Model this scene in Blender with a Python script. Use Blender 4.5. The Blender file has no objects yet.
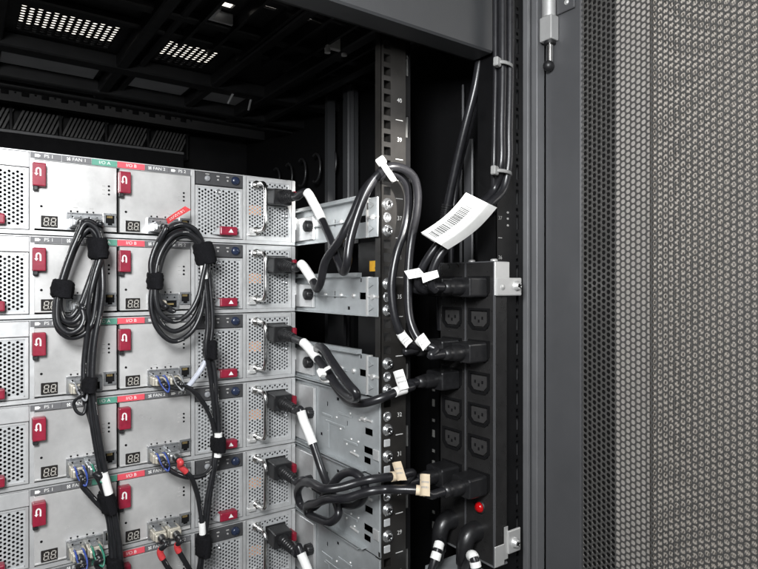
import bpy, bmesh, math, random
from mathutils import Vector, Matrix, noise
random.seed(7)
R = math.radians
sc = bpy.context.scene
COL = sc.collection
V = Vector

# ------------------------------------------------------------------ camera model (metres)
H = 1.60                                   # camera height above the floor
YAW = R(35.72)
CAM = V((-.375, -.717, H))
RT = V((math.cos(YAW), -math.sin(YAW), 0)); FW = V((math.sin(YAW), math.cos(YAW), 0))
def ray(px, py): return FW + RT*((px-379)/590) + V((0, 0, (284.5-py)/590))
def PY(px, py, Y): d = ray(px, py); return CAM + d*((Y-CAM.y)/d.y)      # point on a depth plane of the rack
def PX(px, py, X): d = ray(px, py); return CAM + d*((X-CAM.x)/d.x)      # point on a side plane of the rack
def PD(px, py, D): return CAM + ray(px, py)*D
def lx(px, Y=0.): return PY(px, 284.5, Y).x

# ------------------------------------------------------------------ materials
MATS = {}
def mat(name, col, rough=.5, metal=0., vary=.0, vscale=40., bump=0., bscale=300., spec=.5, col2=None, rvary=.1, emit=0., stretch=None):
    if name in MATS: return MATS[name]
    m = bpy.data.materials.new(name); m.use_nodes = True
    nt = m.node_tree; N = nt.nodes; L = nt.links
    b = N['Principled BSDF']
    b.inputs['Base Color'].default_value = (*col, 1); b.inputs['Roughness'].default_value = rough
    b.inputs['Metallic'].default_value = metal; b.inputs['Specular IOR Level'].default_value = spec
    tc = N.new('ShaderNodeTexCoord'); mp = N.new('ShaderNodeMapping')
    L.new(tc.outputs['Object'], mp.inputs['Vector'])
    oi = N.new('ShaderNodeObjectInfo'); vm = N.new('ShaderNodeVectorMath'); vm.operation = 'SCALE'; vm.inputs[0].default_value = (3.1, 1.7, 2.3)
    L.new(oi.outputs['Random'], vm.inputs['Scale']); L.new(vm.outputs[0], mp.inputs['Location'])
    if stretch: mp.inputs['Scale'].default_value = stretch
    if vary > 0:
        n = N.new('ShaderNodeTexNoise'); n.inputs['Scale'].default_value = vscale; n.inputs['Detail'].default_value = 6; n.inputs['Roughness'].default_value = .65
        L.new(mp.outputs[0], n.inputs['Vector'])
        r = N.new('ShaderNodeValToRGB')
        c2 = col2 or tuple(c*(1-vary) for c in col); c1 = tuple(min(1, c*(1+vary*.5)) for c in col)
        r.color_ramp.elements[0].position = .32; r.color_ramp.elements[1].position = .68
        r.color_ramp.elements[0].color = (*c2, 1); r.color_ramp.elements[1].color = (*c1, 1)
        L.new(n.outputs['Fac'], r.inputs[0]); L.new(r.outputs[0], b.inputs['Base Color'])
        n2 = N.new('ShaderNodeTexNoise'); n2.inputs['Scale'].default_value = vscale*2.3; n2.inputs['Detail'].default_value = 4
        L.new(mp.outputs[0], n2.inputs['Vector'])
        mr = N.new('ShaderNodeMapRange'); mr.inputs[3].default_value = max(.03, rough-rvary); mr.inputs[4].default_value = min(1, rough+rvary)
        L.new(n2.outputs['Fac'], mr.inputs[0]); L.new(mr.outputs[0], b.inputs['Roughness'])
    if bump > 0:
        n3 = N.new('ShaderNodeTexNoise'); n3.inputs['Scale'].default_value = bscale; n3.inputs['Detail'].default_value = 3
        L.new(mp.outputs[0], n3.inputs['Vector'])
        bp = N.new('ShaderNodeBump'); bp.inputs['Strength'].default_value = bump; bp.inputs['Distance'].default_value = .001
        L.new(n3.outputs['Fac'], bp.inputs['Height']); L.new(bp.outputs[0], b.inputs['Normal'])
    if emit > 0:
        b.inputs['Emission Color'].default_value = (*col, 1); b.inputs['Emission Strength'].default_value = emit
    MATS[name] = m; return m

ZINC   = mat('galvanised_steel', (.60,.605,.605), .40, .55, .14, 45, .03, 300)
PANEL  = mat('brushed_panel', (.66,.655,.645), .33, .55, .28, 11, .03, 600, rvary=.13)  # colour mottling imitates soft cloudy reflections on the panels
PLATE  = mat('module_plate', (.47,.48,.485), .42, .3, .10, 60)
RAILM  = mat('rail_steel', (.44,.465,.475), .38, .5, .16, 30, .05, 250)
BRIGHT = mat('bright_steel', (.66,.66,.65), .38, .6, .08, 25)
CHROME = mat('chrome', (.80,.79,.77), .16, 1., .08, 150)
SCREW  = mat('screw_steel', (.62,.63,.64), .25, .9, .2, 300)
RED    = mat('red_plastic', (.235,.013,.033), .36, 0, .22, 120, .04)
REDT   = mat('red_tape', (.52,.045,.05), .45, 0, .2, 200)
BLACKP = mat('black_plastic', (.013,.013,.014), .42, 0, .3, 160, .12, 700)
PLUGM  = mat('plug_plastic', (.013,.013,.014), .33, 0, .3, 120, .10, 500)
CORDM  = mat('cord_rubber', (.014,.014,.016), .30, 0, .25, 90, .04, 300, rvary=.07)
DATAM  = mat('data_cable_jacket', (.0115,.0118,.0135), .36, 0, .35, 160, .10, 500)
GREYC  = mat('grey_pull_tab', (.22,.225,.235), .4, 0, .15, 150)
VELCRO = mat('hook_strap', (.0075,.0075,.009), .95, 0, .6, 800, .9, 1500, spec=.15)
DARK   = mat('black_enamel', (.0045,.0045,.005), .45, 0, .35, 30, .05, 500, spec=.28)
HEADM  = mat('header_enamel', (.042,.0435,.046), .42, .1, .10, 14, .05, 900)
CAVITY = mat('dark_cavity', (.0025,.0025,.003), .8, 0, .2, 50, spec=.2)  # near-black; shade inside bays, ports and holes is put into this colour
POSTM  = mat('post_enamel', (.020,.0188,.0175), .33, .15, .3, 30, .05, 600)
GREYE  = mat('grey_enamel', (.075,.076,.080), .42, .1, .10, 14, .05, 900)
LIPM   = mat('pale_edge', (.150,.152,.157), .4, .2, .12, 20)
DOORM  = mat('door_mesh_enamel', (.085,.083,.080), .36, .25, .10, 30)
BEIGE  = mat('neighbour_enamel', (.52,.50,.475), .5, 0, .06, 10)
BEIGE2 = mat('neighbour_mesh_enamel', (.66,.62,.57), .45, .1, .08, 10)
STRIP  = mat('label_grey', (.12,.12,.125), .45, 0, .1, 60)
GREEN  = mat('label_green', (.085,.27,.20), .45, 0, .1, 60)
PINK   = mat('label_red', (.62,.075,.10), .45, 0, .1, 60)
CTRL   = mat('control_panel_grey', (.047,.047,.049), .42, 0, .2, 80)
INK    = mat('white_ink', (.72,.72,.70), .55, 0, .05, 100)
FADED  = mat('faded_ink', (.36,.355,.345), .6, 0, .1, 200)
PAPER  = mat('white_label', (.78,.78,.76), .5, 0, .06, 120)
CREAM  = mat('cream_label', (.66,.55,.40), .55, 0, .1, 120)
PLUGB  = mat('beige_connector', (.47,.44,.37), .42, .25, .25, 160)
SHELL  = mat('connector_shell', (.44,.45,.46), .30, .8, .25, 140)
BLUE   = mat('blue_pull_tab', (.03,.06,.26), .4, 0, .2, 120)
GREENT = mat('green_pull_tab', (.02,.17,.11), .4, 0, .2, 120)
LCD    = mat('display_window', (.022,.020,.019), .22, 0, .2, 80)
SEG    = mat('display_segment', (.36,.34,.31), .5, 0, .05, 80)
KNOBB  = mat('blue_black_knob', (.018,.026,.055), .22, 0, .3, 90)
PEACH  = mat('copper_coil', (.80,.36,.16), .5, 0, .3, 300)
LEDR   = mat('red_indicator', (.42,.004,.006), .15, 0, .1, 60, emit=0.)
TIEW   = mat('white_nylon', (.74,.74,.72), .42, 0, .08, 90)
TIEG   = mat('grey_nylon', (.27,.27,.265), .4, 0, .1, 90)
YELL   = mat('yellow_sticker', (.62,.33,.02), .5, 0, .15, 200)
ROOFG  = mat('roof_plate_grey', (.42,.42,.43), .5, .1, .15, 20)
BARK   = mat('barcode_ink', (.06,.06,.06), .6, 0, .2, 300)
GOLD   = mat('port_contacts', (.40,.30,.13), .4, .5, .2, 300)

# ------------------------------------------------------------------ mesh builder
class MB:
    def __init__(s): s.v = []; s.f = []; s.m = []; s.s = []
    def add(s, vs, fs, m=0, smooth=False):
        o = len(s.v); s.v += [tuple(p) for p in vs]
        for f in fs: s.f.append(tuple(i+o for i in f)); s.m.append(m); s.s.append(smooth)
        return s
    def box(s, x0, x1, y0, y1, z0, z1, m=0, bev=0, rot=None, seg=1):
        if x1 < x0: x0, x1 = x1, x0
        if y1 < y0: y0, y1 = y1, y0
        if z1 < z0: z0, z1 = z1, z0
        c = V(((x0+x1)/2, (y0+y1)/2, (z0+z1)/2))
        if bev <= 0 and rot is None:
            vs = [(x, y, z) for x in (x0, x1) for y in (y0, y1) for z in (z0, z1)]
            return s.add(vs, [(0,1,3,2),(4,6,7,5),(0,4,5,1),(2,3,7,6),(0,2,6,4),(1,5,7,3)], m)
        bm = bmesh.new(); bmesh.ops.create_cube(bm, size=1)
        bmesh.ops.scale(bm, vec=(x1-x0, y1-y0, z1-z0), verts=bm.verts)
        if bev > 0: bmesh.ops.bevel(bm, geom=list(bm.edges), offset=bev, segments=seg, affect='EDGES', profile=.5)
        M = Matrix.Translation(c) @ (rot.to_4x4() if rot else Matrix())
        bmesh.ops.transform(bm, matrix=M, verts=bm.verts)
        bm.verts.index_update()
        s.add([v.co for v in bm.verts], [[v.index for v in f.verts] for f in bm.faces], m, False)
        bm.free(); return s
    def cyl(s, p0, p1, r0, r1=None, n=20, m=0, caps=True, smooth=True):
        p0 = V(p0); p1 = V(p1); r1 = r0 if r1 is None else r1
        a = (p1-p0).normalized(); u = a.orthogonal().normalized(); w = a.cross(u)
        vs = []
        for p, r in ((p0, r0), (p1, r1)):
            for i in range(n):
                t = 2*math.pi*i/n; vs.append(p + (u*math.cos(t)+w*math.sin(t))*r)
        s.add(vs, [(i, (i+1) % n, n+(i+1) % n, n+i) for i in range(n)], m, smooth)
        if caps:
            s.add(vs[:n], [tuple(reversed(range(n)))], m); s.add(vs[n:], [tuple(range(n))], m)
        return s
    def lathe(s, p0, axis, prof, n=24, m=0, smooth=True):
        p0 = V(p0); a = V(axis).normalized(); u = a.orthogonal().normalized(); w = a.cross(u)
        vs = []
        for d, r in prof:
            for i in range(n):
                t = 2*math.pi*i/n; vs.append(p0 + a*d + (u*math.cos(t)+w*math.sin(t))*r)
        k = len(prof)
        s.add(vs, [(j*n+i, j*n+(i+1) % n, (j+1)*n+(i+1) % n, (j+1)*n+i) for j in range(k-1) for i in range(n)], m, smooth)
        s.add(vs[:n], [tuple(reversed(range(n)))], m); s.add(vs[-n:], [tuple(range(n))], m)
        return s
    def tube(s, pts, r, n=12, m=0, caps=True, squash=None):
        k = len(pts)
        rr = r if isinstance(r, (list, tuple)) else [r]*k
        tang = []
        for i in range(k):
            t = pts[min(k-1, i+1)] - pts[max(0, i-1)]
            tang.append(t.normalized() if t.length > 1e-9 else V((0, 0, 1)))
        u = tang[0].orthogonal().normalized(); vs = []
        for i in range(k):
            u = (u - tang[i]*u.dot(tang[i])).normalized(); w = tang[i].cross(u)
            for j in range(n):
                a = 2*math.pi*j/n; vs.append(pts[i] + (u*math.cos(a)+w*math.sin(a))*rr[i])
        s.add(vs, [(i*n+j, i*n+(j+1) % n, (i+1)*n+(j+1) % n, (i+1)*n+j) for i in range(k-1) for j in range(n)], m, True)
        if caps: s.add(vs[:n], [tuple(reversed(range(n)))], m); s.add(vs[-n:], [tuple(range(n))], m)
        return s
    def prism(s, pts, d, m=0):           # extrude a planar polygon by vector d
        n = len(pts); d = V(d); vs = [V(p) for p in pts] + [V(p)+d for p in pts]
        s.add(vs, [tuple(reversed(range(n))), tuple(range(n, 2*n))] + [(i, (i+1) % n, n+(i+1) % n, n+i) for i in range(n)], m)
        return s
    def ball(s, c, r, n=16, m=0, sc3=(1,1,1)):
        c = V(c); vs = []; rows = n//2
        for i in range(rows+1):
            a = math.pi*i/rows
            for j in range(n):
                b = 2*math.pi*j/n
                vs.append(c + V((math.sin(a)*math.cos(b)*sc3[0], math.sin(a)*math.sin(b)*sc3[1], math.cos(a)*sc3[2]))*r)
        s.add(vs, [(i*n+j, (i+1)*n+j, (i+1)*n+(j+1) % n, i*n+(j+1) % n) for i in range(rows) for j in range(n)], m, True)
        return s
    def perforated(s, u0, u1, w0, w1, pu, pw, r, thick, P, nrm, m=0, n=12, skip=None, back=True, square=False):
        """staggered round holes in a sheet; P(u,w) -> point, nrm = unit vector away from the viewer side"""
        nrm = V(nrm); nu = max(1, round((u1-u0)/pu)); nw = max(1, round((w1-w0)/pw)); pu = (u1-u0)/nu; pw = (w1-w0)/nw
        k = n//4; edge = []
        for a, b in (((1,-1),(1,1)), ((1,1),(-1,1)), ((-1,1),(-1,-1)), ((-1,-1),(1,-1))):
            for i in range(k): t = i/k; edge.append((a[0]+(b[0]-a[0])*t, a[1]+(b[1]-a[1])*t))
        for i in range(nu):
            uc = u0+(i+.5)*pu; odd = i % 2
            ws = [w0+(j+.5)*pw for j in range(nw)] if not odd else [w0+(j+1)*pw for j in range(nw-1)]
            if odd:
                for a, b in ((w0, w0+pw/2), (w1-pw/2, w1)):
                    q = [P(uc-pu/2, a), P(uc+pu/2, a), P(uc+pu/2, b), P(uc-pu/2, b)]
                    s.add(q, [(0,1,2,3)], m)
                    if back: s.add([p+nrm*thick for p in q], [(0,3,2,1)], m)
            for wc in ws:
                if skip and skip(uc, wc):
                    q = [P(uc-pu/2, wc-pw/2), P(uc+pu/2, wc-pw/2), P(uc+pu/2, wc+pw/2), P(uc-pu/2, wc+pw/2)]
                    s.add(q, [(0,1,2,3)], m)
                    if back: s.add([p+nrm*thick for p in q], [(0,3,2,1)], m)
                    continue
                oo = [P(uc+e[0]*pu/2, wc+e[1]*pw/2) for e in edge]
                ii = []
                for e in edge:
                    a = math.atan2(e[1]*pw, e[0]*pu)
                    if square: mx = max(abs(e[0]), abs(e[1])); ii.append(P(uc+e[0]*r, wc+e[1]*r))
                    else: ii.append(P(uc+math.cos(a)*r, wc+math.sin(a)*r))
                s.add(oo+ii, [(j, (j+1) % n, n+(j+1) % n, n+j) for j in range(n)], m)
                ib = [p+nrm*thick for p in ii]
                s.add(ii+ib, [(j, (j+1) % n, n+(j+1) % n, n+j) for j in range(n)], m)
                if back:
                    ob = [p+nrm*thick for p in oo]
                    s.add(ob+ib, [(j, n+j, n+(j+1) % n, (j+1) % n) for j in range(n)], m)
        return s
    def grid_cut(s, us, ws, holes, P, nrm, thick, m=0):
        """a sheet with rectangular cut-outs: holes = list of (u0,u1,w0,w1)"""
        nrm = V(nrm)
        us = sorted(set(us+[h[0] for h in holes]+[h[1] for h in holes])); ws = sorted(set(ws+[h[2] for h in holes]+[h[3] for h in holes]))
        inh = lambda u, w: any(h[0] < u < h[1] and h[2] < w < h[3] for h in holes)
        for i in range(len(us)-1):
            for j in range(len(ws)-1):
                if inh((us[i]+us[i+1])/2, (ws[j]+ws[j+1])/2): continue
                q = [P(us[i], ws[j]), P(us[i+1], ws[j]), P(us[i+1], ws[j+1]), P(us[i], ws[j+1])]
                s.add(q, [(0,1,2,3)], m); s.add([p+nrm*thick for p in q], [(0,3,2,1)], m)
        for h in holes:
            q = [P(h[0],h[2]), P(h[1],h[2]), P(h[1],h[3]), P(h[0],h[3])]
            b = [p+nrm*thick for p in q]
            s.add(q+b, [(i, (i+1) % 4, 4+(i+1) % 4, 4+i) for i in range(4)], m)
        return s
    def text(s, body, size, P0, ux, uz, m=0, align='CENTER', ext=0):
        vs, fs = text_mesh(body, align)
        P0 = V(P0); ux = V(ux); uz = V(uz)
        return s.add([P0 + ux*(x*size) + uz*(y*size) for x, y in vs], fs, m)
    def build(s, name, mats, parent=None, origin=None, sharp=None):
        me = bpy.data.meshes.new(name)
        o3 = V(origin) if origin is not None else V((0,0,0))
        me.from_pydata([(p[0]-o3.x, p[1]-o3.y, p[2]-o3.z) for p in s.v], [], s.f)
        if not isinstance(mats, (list, tuple)): mats = [mats]
        for m in mats: me.materials.append(m)
        me.polygons.foreach_set('material_index', s.m); me.polygons.foreach_set('use_smooth', s.s)
        me.update()
        o = bpy.data.objects.new(name, me); COL.objects.link(o)
        if parent is not None: o.parent = parent
        elif origin is not None: o.location = o3
        return o

_tc = {}
def text_mesh(body, align):
    if (body, align) in _tc: return _tc[(body, align)]
    cu = bpy.data.curves.new('lettering', 'FONT'); cu.body = body; cu.size = 1; cu.align_x = align; cu.align_y = 'CENTER'; cu.resolution_u = 3
    ob = bpy.data.objects.new('lettering', cu); COL.objects.link(ob)
    dg = bpy.context.evaluated_depsgraph_get(); me = bpy.data.meshes.new_from_object(ob.evaluated_get(dg))
    vs = [(v.co.x, v.co.y) for v in me.vertices]; fs = [tuple(p.vertices) for p in me.polygons]
    bpy.data.objects.remove(ob); bpy.data.curves.remove(cu); bpy.data.meshes.remove(me)
    _tc[(body, align)] = (vs, fs); return vs, fs

def spline(pts, n=10):
    P = [pts[0]*2-pts[1]] + list(pts) + [pts[-1]*2-pts[-2]]; out = []
    for i in range(1, len(P)-2):
        p0, p1, p2, p3 = P[i-1], P[i], P[i+1], P[i+2]
        t0 = 0; t1 = t0+max(1e-6, (p1-p0).length**.5); t2 = t1+max(1e-6, (p2-p1).length**.5); t3 = t2+max(1e-6, (p3-p2).length**.5)
        for k in range(n):
            t = t1+(t2-t1)*k/n
            A1 = p0*((t1-t)/(t1-t0))+p1*((t-t0)/(t1-t0)); A2 = p1*((t2-t)/(t2-t1))+p2*((t-t1)/(t2-t1)); A3 = p2*((t3-t)/(t3-t2))+p3*((t-t2)/(t3-t2))
            B1 = A1*((t2-t)/(t2-t0))+A2*((t-t0)/(t2-t0)); B2 = A2*((t3-t)/(t3-t1))+A3*((t-t1)/(t3-t1))
            out.append(B1*((t2-t)/(t2-t1))+B2*((t-t1)/(t2-t1)))
    out.append(pts[-1]); return out
def smooth_path(p, it=2):
    for _ in range(it):
        p = [p[0]] + [p[i-1]*.25+p[i]*.5+p[i+1]*.25 for i in range(1, len(p)-1)] + [p[-1]]
    return p

def tag(o, label=None, cat=None, group=None, kind=None):
    if label: o['label'] = label
    if cat: o['category'] = cat
    if group: o['group'] = group
    if kind: o['kind'] = kind
    return o
def empty(name, loc, label=None, cat=None, group=None):
    o = bpy.data.objects.new(name, None); COL.objects.link(o); o.location = loc; o.empty_display_size = .02
    return tag(o, label, cat, group)
def copy_tree(o, parent=None):
    c = o.copy(); COL.objects.link(c)
    if parent is not None: c.parent = parent
    for ch in list(o.children): copy_tree(ch, c)
    return c

# ------------------------------------------------------------------ disk enclosure (local: x -0.447..0, y 0 = rear face, z 0..0.0875)
PITCH = .0889
def enc_z(k): return H + .1415 - PITCH*(k+1) + .0004      # base of enclosure k (0 = topmost)
X_PS, X_FAN, X_IO2, X_IO1 = -.0724, -.1389, -.2247, -.3090
PLX, PLZ = -.0295, .0625                                 # power inlet centre

def seven_seg(mb, x, z, w, h, y, m=1, slant=.12):
    t = h*.13
    def seg(x0, z0, x1, z1):
        d = V((x1-x0, 0, z1-z0)); L = d.length; d.normalize(); nn = V((-d.z, 0, d.x))*t/2
        a = V((x0, y, z0))+d*t*.25; b = V((x1, y, z1))-d*t*.25
        q = [a+d*t*.4-nn, b-d*t*.4-nn, b, b-d*t*.4+nn, a+d*t*.4+nn, a]
        mb.add([V((p.x+(p.z-z)*slant, p.y, p.z)) for p in q], [(0,1,2,3,4,5)], m)
    for a in ((0,0,w,0), (0,h/2,w,h/2), (0,h,w,h), (0,0,0,h/2), (0,h/2,0,h), (w,0,w,h/2), (w,h/2,w,h)):
        seg(x+a[0], z+a[1], x+a[2], z+a[3])

def make_io(root, x0, x1, W):
    mb = MB(); zt, zb = .0788, .0063
    mb.box(x0+.0020, x1-.0013, -.0006, .010, zb, zt, 0, .0005)
    mb.box(x0+.0022, x1-.0015, -.0015, -.0006, zb, zb+.0012, 0)              # folded lower edge
    for i in range(3): mb.cyl((x1-.0095, .001, .0575-.0046*i), (x1-.0095, -.0011, .0575-.0046*i), .0012, n=12, m=1)
    for i in range(3): mb.box(x1-.0165, x1-.0135, -.0009, -.0005, .0571-.0046*i, .0578-.0046*i, 2)
    mb.cyl((x0+.0085, .001, .0300), (x0+.0085, -.0011, .0300), .0013, n=12, m=1)
    for dx in (.0365, .0430, .0525, .0588): mb.cyl((x0+dx, .001, .0268), (x0+dx, -.0011, .0268), .0010, n=10, m=1)
    for dx in (.0390, .0550): mb.box(x0+dx, x0+dx+.004, -.0009, -.0005, .0305, .0312, 2)
    mb.cyl((x1-.0016, -.0004, .0235), (x1-.0016, -.0016, .0235), .0011, n=8, m=1)
    io = mb.build('controller_module', [PANEL, CAVITY, FADED], root)
    # red release latch with a white hook arrow
    b = MB(); b.box(x0-.0005, x0+.0120, -.0105, -.0004, .0500, .0745, 0, .0012, seg=2)
    b.box(x0+.0002, x0+.0050, -.0080, -.0004, .0455, .0515, 1, .0008)
    pts = [V((x0+.0048+math.cos(a)*.0019, -.0108, .0660+math.sin(a)*.0026)) for a in [math.pi*i/8 for i in range(9)]]
    path = [pts[0]+V((0,0,-.0055))] + pts + [pts[-1]+V((0,0,-.0030))]
    for i in range(len(path)-1):
        a, c = path[i], path[i+1]; d = (c-a).normalized(); nn = V((-d.z, 0, d.x))*.00075
        b.add([a-nn, c-nn, c+nn, a+nn], [(0,1,2,3)], 2)
    e = path[-1]; b.add([e+V((-.0019,0,0)), e+V((.0019,0,0)), e+V((0,0,-.0024))], [(0,1,2)], 2)
    b.build('release_latch', [RED, BLACKP, INK], io)
    # two digit display
    d = MB(); d.box(x0+.0080, x0+.0238, -.0018, -.0004, .0078, .0202, 0, .0004)
    for i in range(2):
        seven_seg(d, x0+.0105+i*.0066, .0100, .0040, .0078, -.0020)
        d.cyl((x0+.0155+i*.0066, -.0018, .0100), (x0+.0155+i*.0066, -.0021, .0100), .0005, n=8, m=1)
    d.build('digit_display', [LCD, SEG], io)
    # double data port cage
    g = MB(); gx0, gx1 = x0+.0325, x0+.0665
    us = [gx0, gx1]; ws = [.0068, .0240]; mid = (gx0+gx1)/2
    g.grid_cut(us, ws, [(gx0+.0016, mid-.0008, .0088, .0170), (mid+.0008, gx1-.0016, .0088, .0170)], lambda u, w: V((u, -.0040, w)), (0,1,0), .0010)
    g.box(gx0, gx1, -.0052, -.0004, .0238, .0252, 0, .0003); g.box(gx0, gx1, -.0044, -.0004, .0060, .0068, 0)
    g.box(gx0-.0008, gx0, -.0042, -.0004, .0062, .0250, 0); g.box(gx1, gx1+.0008, -.0042, -.0004, .0062, .0250, 0)
    g.box(gx0+.001, gx1-.001, -.0012, -.0005, .0075, .0205, 1)
    for a in (gx0+.004, mid+.004): g.box(a, a+.008, -.0034, -.0012, .0118, .0136, 2)
    for i in range(4): g.cyl((gx0+.005+i*.0082, -.0041, .0206), (gx0+.005+i*.0082, -.0046, .0206), .0009, n=10, m=1)
    g.build('data_port', [SHELL, CAVITY, GOLD], io)
    # network jack
    j = MB(); jx0, jx1 = x0+.0690, x0+.0820
    j.grid_cut([jx0, jx1], [.0120, .0268], [(jx0+.0020, jx1-.0018, .0155, .0245), (jx0+.0042, jx1-.0040, .0133, .0155)], lambda u, w: V((u, -.0030, w)), (0,1,0), .0008)
    j.box(jx0, jx1, -.0029, -.0004, .0262, .0268, 0); j.box(jx0, jx0+.0006, -.0029, -.0004, .012, .0268, 0); j.box(jx1-.0006, jx1, -.0029, -.0004, .012, .0268, 0)
    j.box(jx0+.001, jx1-.001, -.0010, -.0005, .0130, .0255, 1)
    for i in range(6): j.box(jx0+.0036+i*.001, jx0+.0040+i*.001, -.0026, -.001, .0215, .0240, 2)
    j.build('network_jack', [SHELL, CAVITY, GOLD], io)
    return io

def fan_latch(io, x, flip=1):
    b = MB(); b.box(x, x+.0225, -.0120, -.0006, .0085, .0192, 0, .0016, seg=2)
    b.prism([V((x+.0225*(0 if flip > 0 else 1), -.0095, .0090)), V((x+.0225*(0 if flip > 0 else 1), -.0095, .0180)), V((x+.0225*(0 if flip > 0 else 1)-.006*flip, -.0020, .0095))], (0, .006, 0), 2)
    c = x+.0135; b.add([V((c-.0032, -.0122, .0118)), V((c+.0032, -.0122, .0118)), V((c, -.0122, .0165))], [(0,1,2)], 1)
    b.build('fan_latch', [RED, INK, PLATE], io)

def make_fan(root, x0, x1, lo):
    mb = MB(); gx0, gx1, z0, z1 = x0+.0035, x1-.0040, .0075, .0675
    mb.grid_cut([x0+.0008, x1-.0008], [.0052, .0692], [(gx0, gx1, z0, z1)], lambda u, w: V((u, 0, w)), (0,1,0), .002)
    sx, sz = (gx0+gx1)/2-.001, .0630
    mb.perforated(gx0+.0008, gx1-.0008, z0+.0008, z1-.0008, .00375, .00455, .00150, .0012, lambda u, w: V((u, .0012, w)), (0,1,0), 1, 8,
                  skip=lambda u, w: math.hypot(u-sx, w-sz) < .0045, back=False)
    mb.box(gx0, gx0+.0008, .0008, .006, z0, z1, 1); mb.box(gx1-.0008, gx1, .0008, .006, z0, z1, 1)
    mb.box(gx0, gx1, .0008, .006, z0, z0+.0008, 1); mb.box(gx0, gx1, .0008, .006, z1-.0008, z1, 1)
    o = mb.build('fan_module', [ZINC, PLATE], root)
    s = MB(); s.lathe((sx, .0015, sz), (0,-1,0), [(0,.0034),(.0018,.0034),(.0022,.0030),(.0022,.0019),(.0012,.0017),(.0011,.0001)], 20, 0)
    s.build('screw', [SCREW], o)
    h = MB(); hx = x0+.020
    h.lathe((hx, .0105, .036), (0,-1,0), [(0,.017),(.002,.017),(.0028,.016),(.0028,.0001)], 28, 0)
    h.box(hx-.016, hx+.016, .0108, .0115, .018, .054, 0)
    for i in range(7):
        a = 2*math.pi*i/7; c = V((x0+.033, .014, .037)); d = V((math.cos(a), 0, math.sin(a))); n = V((-d.z, .35, d.x))
        h.add([c+d*.014, c+d*.030, c+d*.030+n*.012, c+d*.014+n*.008], [(0,1,2,3)], 1)
    h.build('fan_rotor', [PLATE, BLACKP], o)
    fan_latch(o, gx0+lo, 1)
    return o

def make_ps(root, x0, x1):
    mb = MB(); z0, z1 = .0068, .0845
    mb.grid_cut([x0+.0008, x1-.0006], [.0045, .0864], [(x0+.004, x1-.0045, z0+.003, z1-.003)], lambda u, w: V((u, 0, w)), (0,1,0), .002)
    mb.perforated(x0+.004, x1-.0045, z0+.003, z1-.003, .00345, .0044, .00138, .0012, lambda u, w: V((u, .0010, w)), (0,1,0), 1, 8,
                  skip=lambda u, w: (abs(u-PLX) < .016 and abs(w-PLZ) < .013) or math.hypot(u-(x0+.014), w-.0765) < .0052 or math.hypot(u-(x0+.014), w-.0165) < .0065 or math.hypot(u-(x1-.0095), w-.039) < .0035, back=False)
    o = mb.build('power_supply', [ZINC, PLATE], root)
    h = MB(); hx = x0+.0140
    path = spline([V((hx, .0, .0165)), V((hx, -.010, .0165)), V((hx+.001, -.0205, .0172)), V((hx+.0015, -.0245, .0225)), V((hx+.0015, -.0250, .0465)), V((hx+.0015, -.0245, .0705)), V((hx+.001, -.0205, .0758)), V((hx, -.010, .0765)), V((hx, 0, .0765))], 8)
    h.tube(path, .0027, 14)
    for z in (.0165, .0765): h.lathe((hx, .001, z), (0,-1,0), [(0,.0058),(.003,.0058),(.0042,.0046),(.0042,.0028)], 18, 0)
    h.build('pull_handle', [CHROME], o)
    s = MB(); s.lathe((x1-.0095, .0015, .039), (0,-1,0), [(0,.0030),(.0022,.0030),(.0026,.0026),(.0026,.0018),(.0010,.0016),(.0010,.0001)], 18, 0)
    s.build('screw', [SCREW], o)
    c = MB()
    for i in range(5): c.cyl((x0+.008+i*.0030, .0045, .0375), (x0+.008+i*.0030, .0045, .0500), .0017, n=8)
    c.box(x0+.006, x0+.0225, .0032, .0085, .0375, .0500, 0); c.build('copper_winding', [PEACH], o)
    b = MB(); b.grid_cut([PLX-.0145, PLX+.0145], [PLZ-.0115, PLZ+.0115], [(PLX-.012, PLX+.012, PLZ-.009, PLZ+.009)], lambda u, w: V((u, -.0015, w)), (0,1,0), .003)
    b.box(PLX-.013, PLX+.013, .002, .003, PLZ-.010, PLZ+.010, 0); b.build('power_inlet', [BLACKP], o)
    t = MB(); t.box(x0+.0025, x0+.012, -.0050, 0, .0098, .0135, 0, .0006); t.box(x0+.004, x0+.019, -.0026, 0, .0105, .021, 0, .0012); t.build('release_catch', [BRIGHT], o)
    return o

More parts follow.
